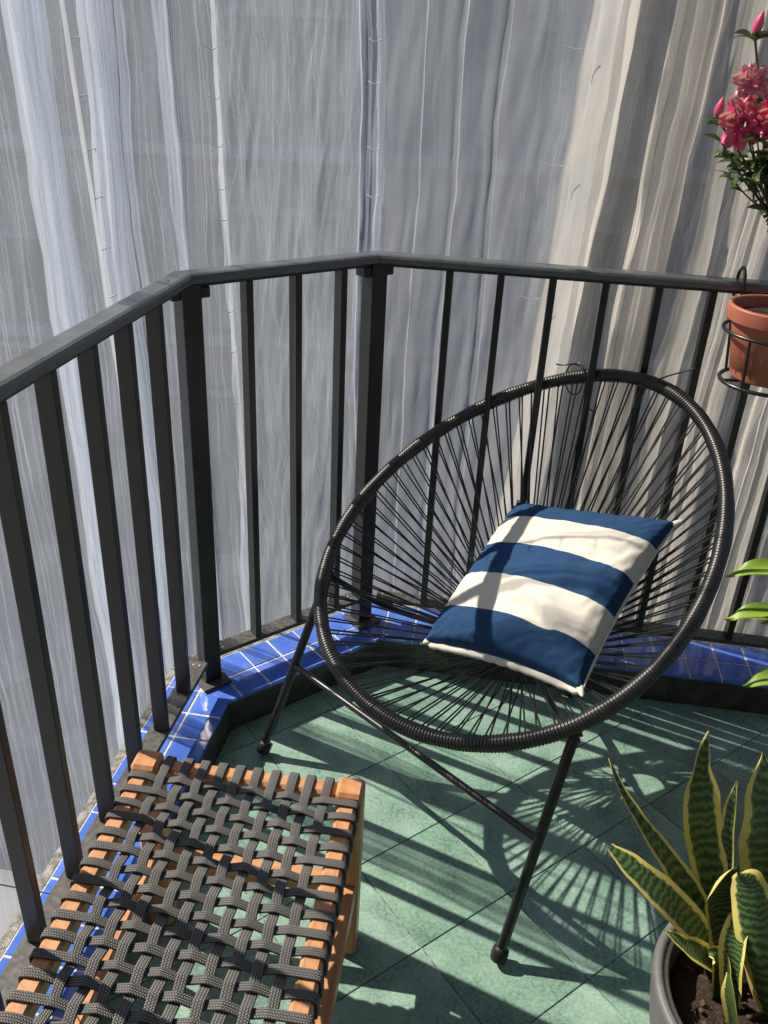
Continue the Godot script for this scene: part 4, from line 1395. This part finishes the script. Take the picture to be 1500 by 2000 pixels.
	# the leafy middle of the bush
	for k in 20:
		var e := fork + Vector3(clampf(rng.randfn(-0.045, 0.042), -0.13, 0.05), clampf(rng.randfn(0.09, 0.03), 0.03, 0.15), clampf(rng.randfn(0.0, 0.045), -0.08, 0.08))
		var ln := curve([fork + Vector3(0, -0.01, 0), fork.lerp(e, 0.55) + Vector3(0, -0.008, 0), e], 4)
		put("stem", tube(ln, 0.0015, 5), M.stem, t)
		for j in 8:
			var a := TAU * j / 8.0 + rng.randf() * 0.8
			add_leaf.call(ln[8 - (rng.randi() % 4)], Vector3(cos(a), rng.randf_range(-0.45, 0.4), sin(a)))
	# flowers: two rings of ruffled petals
	var view := Vector3(-0.45, 0.25, 0.85)
	var flower := func(p: Vector3, face: Vector3, size: float, mt: Material) -> void:
		var fm := MB.new()
		var z := face.normalized()
		var x := Vector3.UP.cross(z).normalized()
		var y := z.cross(x)
		for ring in 3:
			var cnt: int = [8, 7, 6][ring]
			for k in cnt:
				var a := TAU * (k + 0.5 * ring) / cnt + rng.randf_range(-0.2, 0.2)
				var s0 := fm.v.size()
				var len0: float = size * [1.0, 0.78, 0.5][ring] * rng.randf_range(0.88, 1.1)
				var lift: float = [0.12, 0.45, 0.85][ring]
				for i in 6:
					var tt := i / 5.0
					for j in 6:
						var q := j / 5.0 * 2.0 - 1.0
						var w: float = len0 * 0.62 * pow(sin(PI * (0.08 + 0.8 * tt)), 0.7)
						var r := len0 * tt
						var ruff := 0.14 * len0 * tt * sin(q * 6.0 + k * 2.0 + ring) + 0.08 * len0 * tt * sin(tt * 9.0 + q * 4.0)
						var rad := x * cos(a) + y * sin(a)
						var tan := -x * sin(a) + y * cos(a)
						fm.vert(p + rad * r * (1.0 - 0.3 * lift) + tan * q * w * 0.5 + z * (lift * r * (1.0 - 0.35 * tt) + ruff + 0.002 * ring))
				for i in 5:
					for j in 5:
						var b := s0 + i * 6 + j
						fm.quad(b, b + 6, b + 7, b + 1)
		put("flower", fm.mesh(), mt, t)
	for e: Array in [[0.586, 1.356, -1.645, 0.046], [0.642, 1.362, -1.63, 0.048], [0.594, 1.418, -1.675, 0.033], [0.665, 1.425, -1.655, 0.036], [0.70, 1.36, -1.61, 0.046], [0.76, 1.40, -1.63, 0.042], [0.83, 1.42, -1.66, 0.042], [0.73, 1.035, -1.625, 0.026]]:
		flower.call(Vector3(e[0], e[1], e[2]) - o, Vector3(-0.3 + rng.randf() * 0.5, 0.15 + 0.3 * rng.randf(), 0.9) if e[1] > 1.1 else Vector3(-0.2, 0.9, 0.4), e[3], M.petal_a if rng.randf() < 0.6 else M.petal_b)
	for b: Array in [[tips[1], Vector3(0.1, 1, 0.05), 0.030], [tips[2], Vector3(0.15, 1, 0.0), 0.034], [tips[5], Vector3(-0.1, 1, 0.0), 0.03]]:
		var p: Vector3 = b[0] - o
		var d: Vector3 = (b[1] as Vector3).normalized()
		var s: float = b[2]
		put("bud", tube([p, p + d * s * 0.2, p + d * s * 0.55, p + d * s * 0.85, p + d * s * 1.1], [0.003, 0.0075, 0.0085, 0.0055, 0.0012], 9), M.petal_a, t)
		put("calyx", tube([p - d * 0.006, p, p + d * 0.006], [0.003, 0.0062, 0.006], 8), M.leaf_c, t)

func build_fern() -> void:
	var o := Vector3(1.03, 0.0, -1.36)
	var t := thing("potted_fern", "bright green strap leaved fern whose tips reach in beside the chair", "potted plant", o)
	put("pot", lathe([Vector2(0, 0), Vector2(0.10, 0), Vector2(0.105, 0.006), Vector2(0.135, 0.2), Vector2(0.145, 0.205), Vector2(0.145, 0.225), Vector2(0.135, 0.225), Vector2(0.128, 0.2), Vector2(0.12, 0.17), Vector2(0.0, 0.17)], 48), M.terra, t)
	put("soil", lathe([Vector2(0.0, 0.2), Vector2(0.08, 0.197), Vector2(0.1275, 0.19)], 32), M.soil, t)
	var ends := [Vector3(0.682, 0.553, -1.464), Vector3(0.702, 0.452, -1.462), Vector3(0.772, 0.295, -1.45), Vector3(0.765, 0.462, -1.44), Vector3(0.80, 0.33, -1.30), Vector3(0.95, 0.60, -1.62), Vector3(1.20, 0.55, -1.55), Vector3(1.32, 0.45, -1.36), Vector3(1.22, 0.42, -1.14), Vector3(1.0, 0.46, -1.04), Vector3(0.83, 0.42, -1.16)]
	for e: Vector3 in ends:
		var q := e - o
		var b := Vector3(q.x * 0.1, 0.19, q.z * 0.1)
		var mid := Vector3(q.x * 0.5, maxf(q.y, 0.3) + 0.04, q.z * 0.5)
		var nearend := q.lerp(mid, 0.3) + Vector3(0, 0.014, 0)
		put("leaf", blade([b, b.lerp(mid, 0.5) + Vector3(0, 0.05, 0), mid, nearend, q], [0.014, 0.03, 0.046, 0.042, 0.002], Vector3(0, 1, 0.35), 0.14, 9, 0.0, 0.006, 0.0006), M.fern, t)

# ------------------------------------------------------------------ small things
func build_small() -> void:
	# a thin dark line hanging between the railing and the net
	var pts := []
	for k in 13:
		var s := k / 12.0
		var p := pt(0, -0.92 + 0.30 * s, -0.075 + 0.01 * sin(s * 9.0), 0.52 - 0.43 * s)
		pts.append(p)
	var c := put("hanging_string", tube(pts, 0.0011, 5), M.cord, self)
	c.set_meta("label", "thin black string hanging behind the left railing bars near the stool")
	c.set_meta("category", "string")
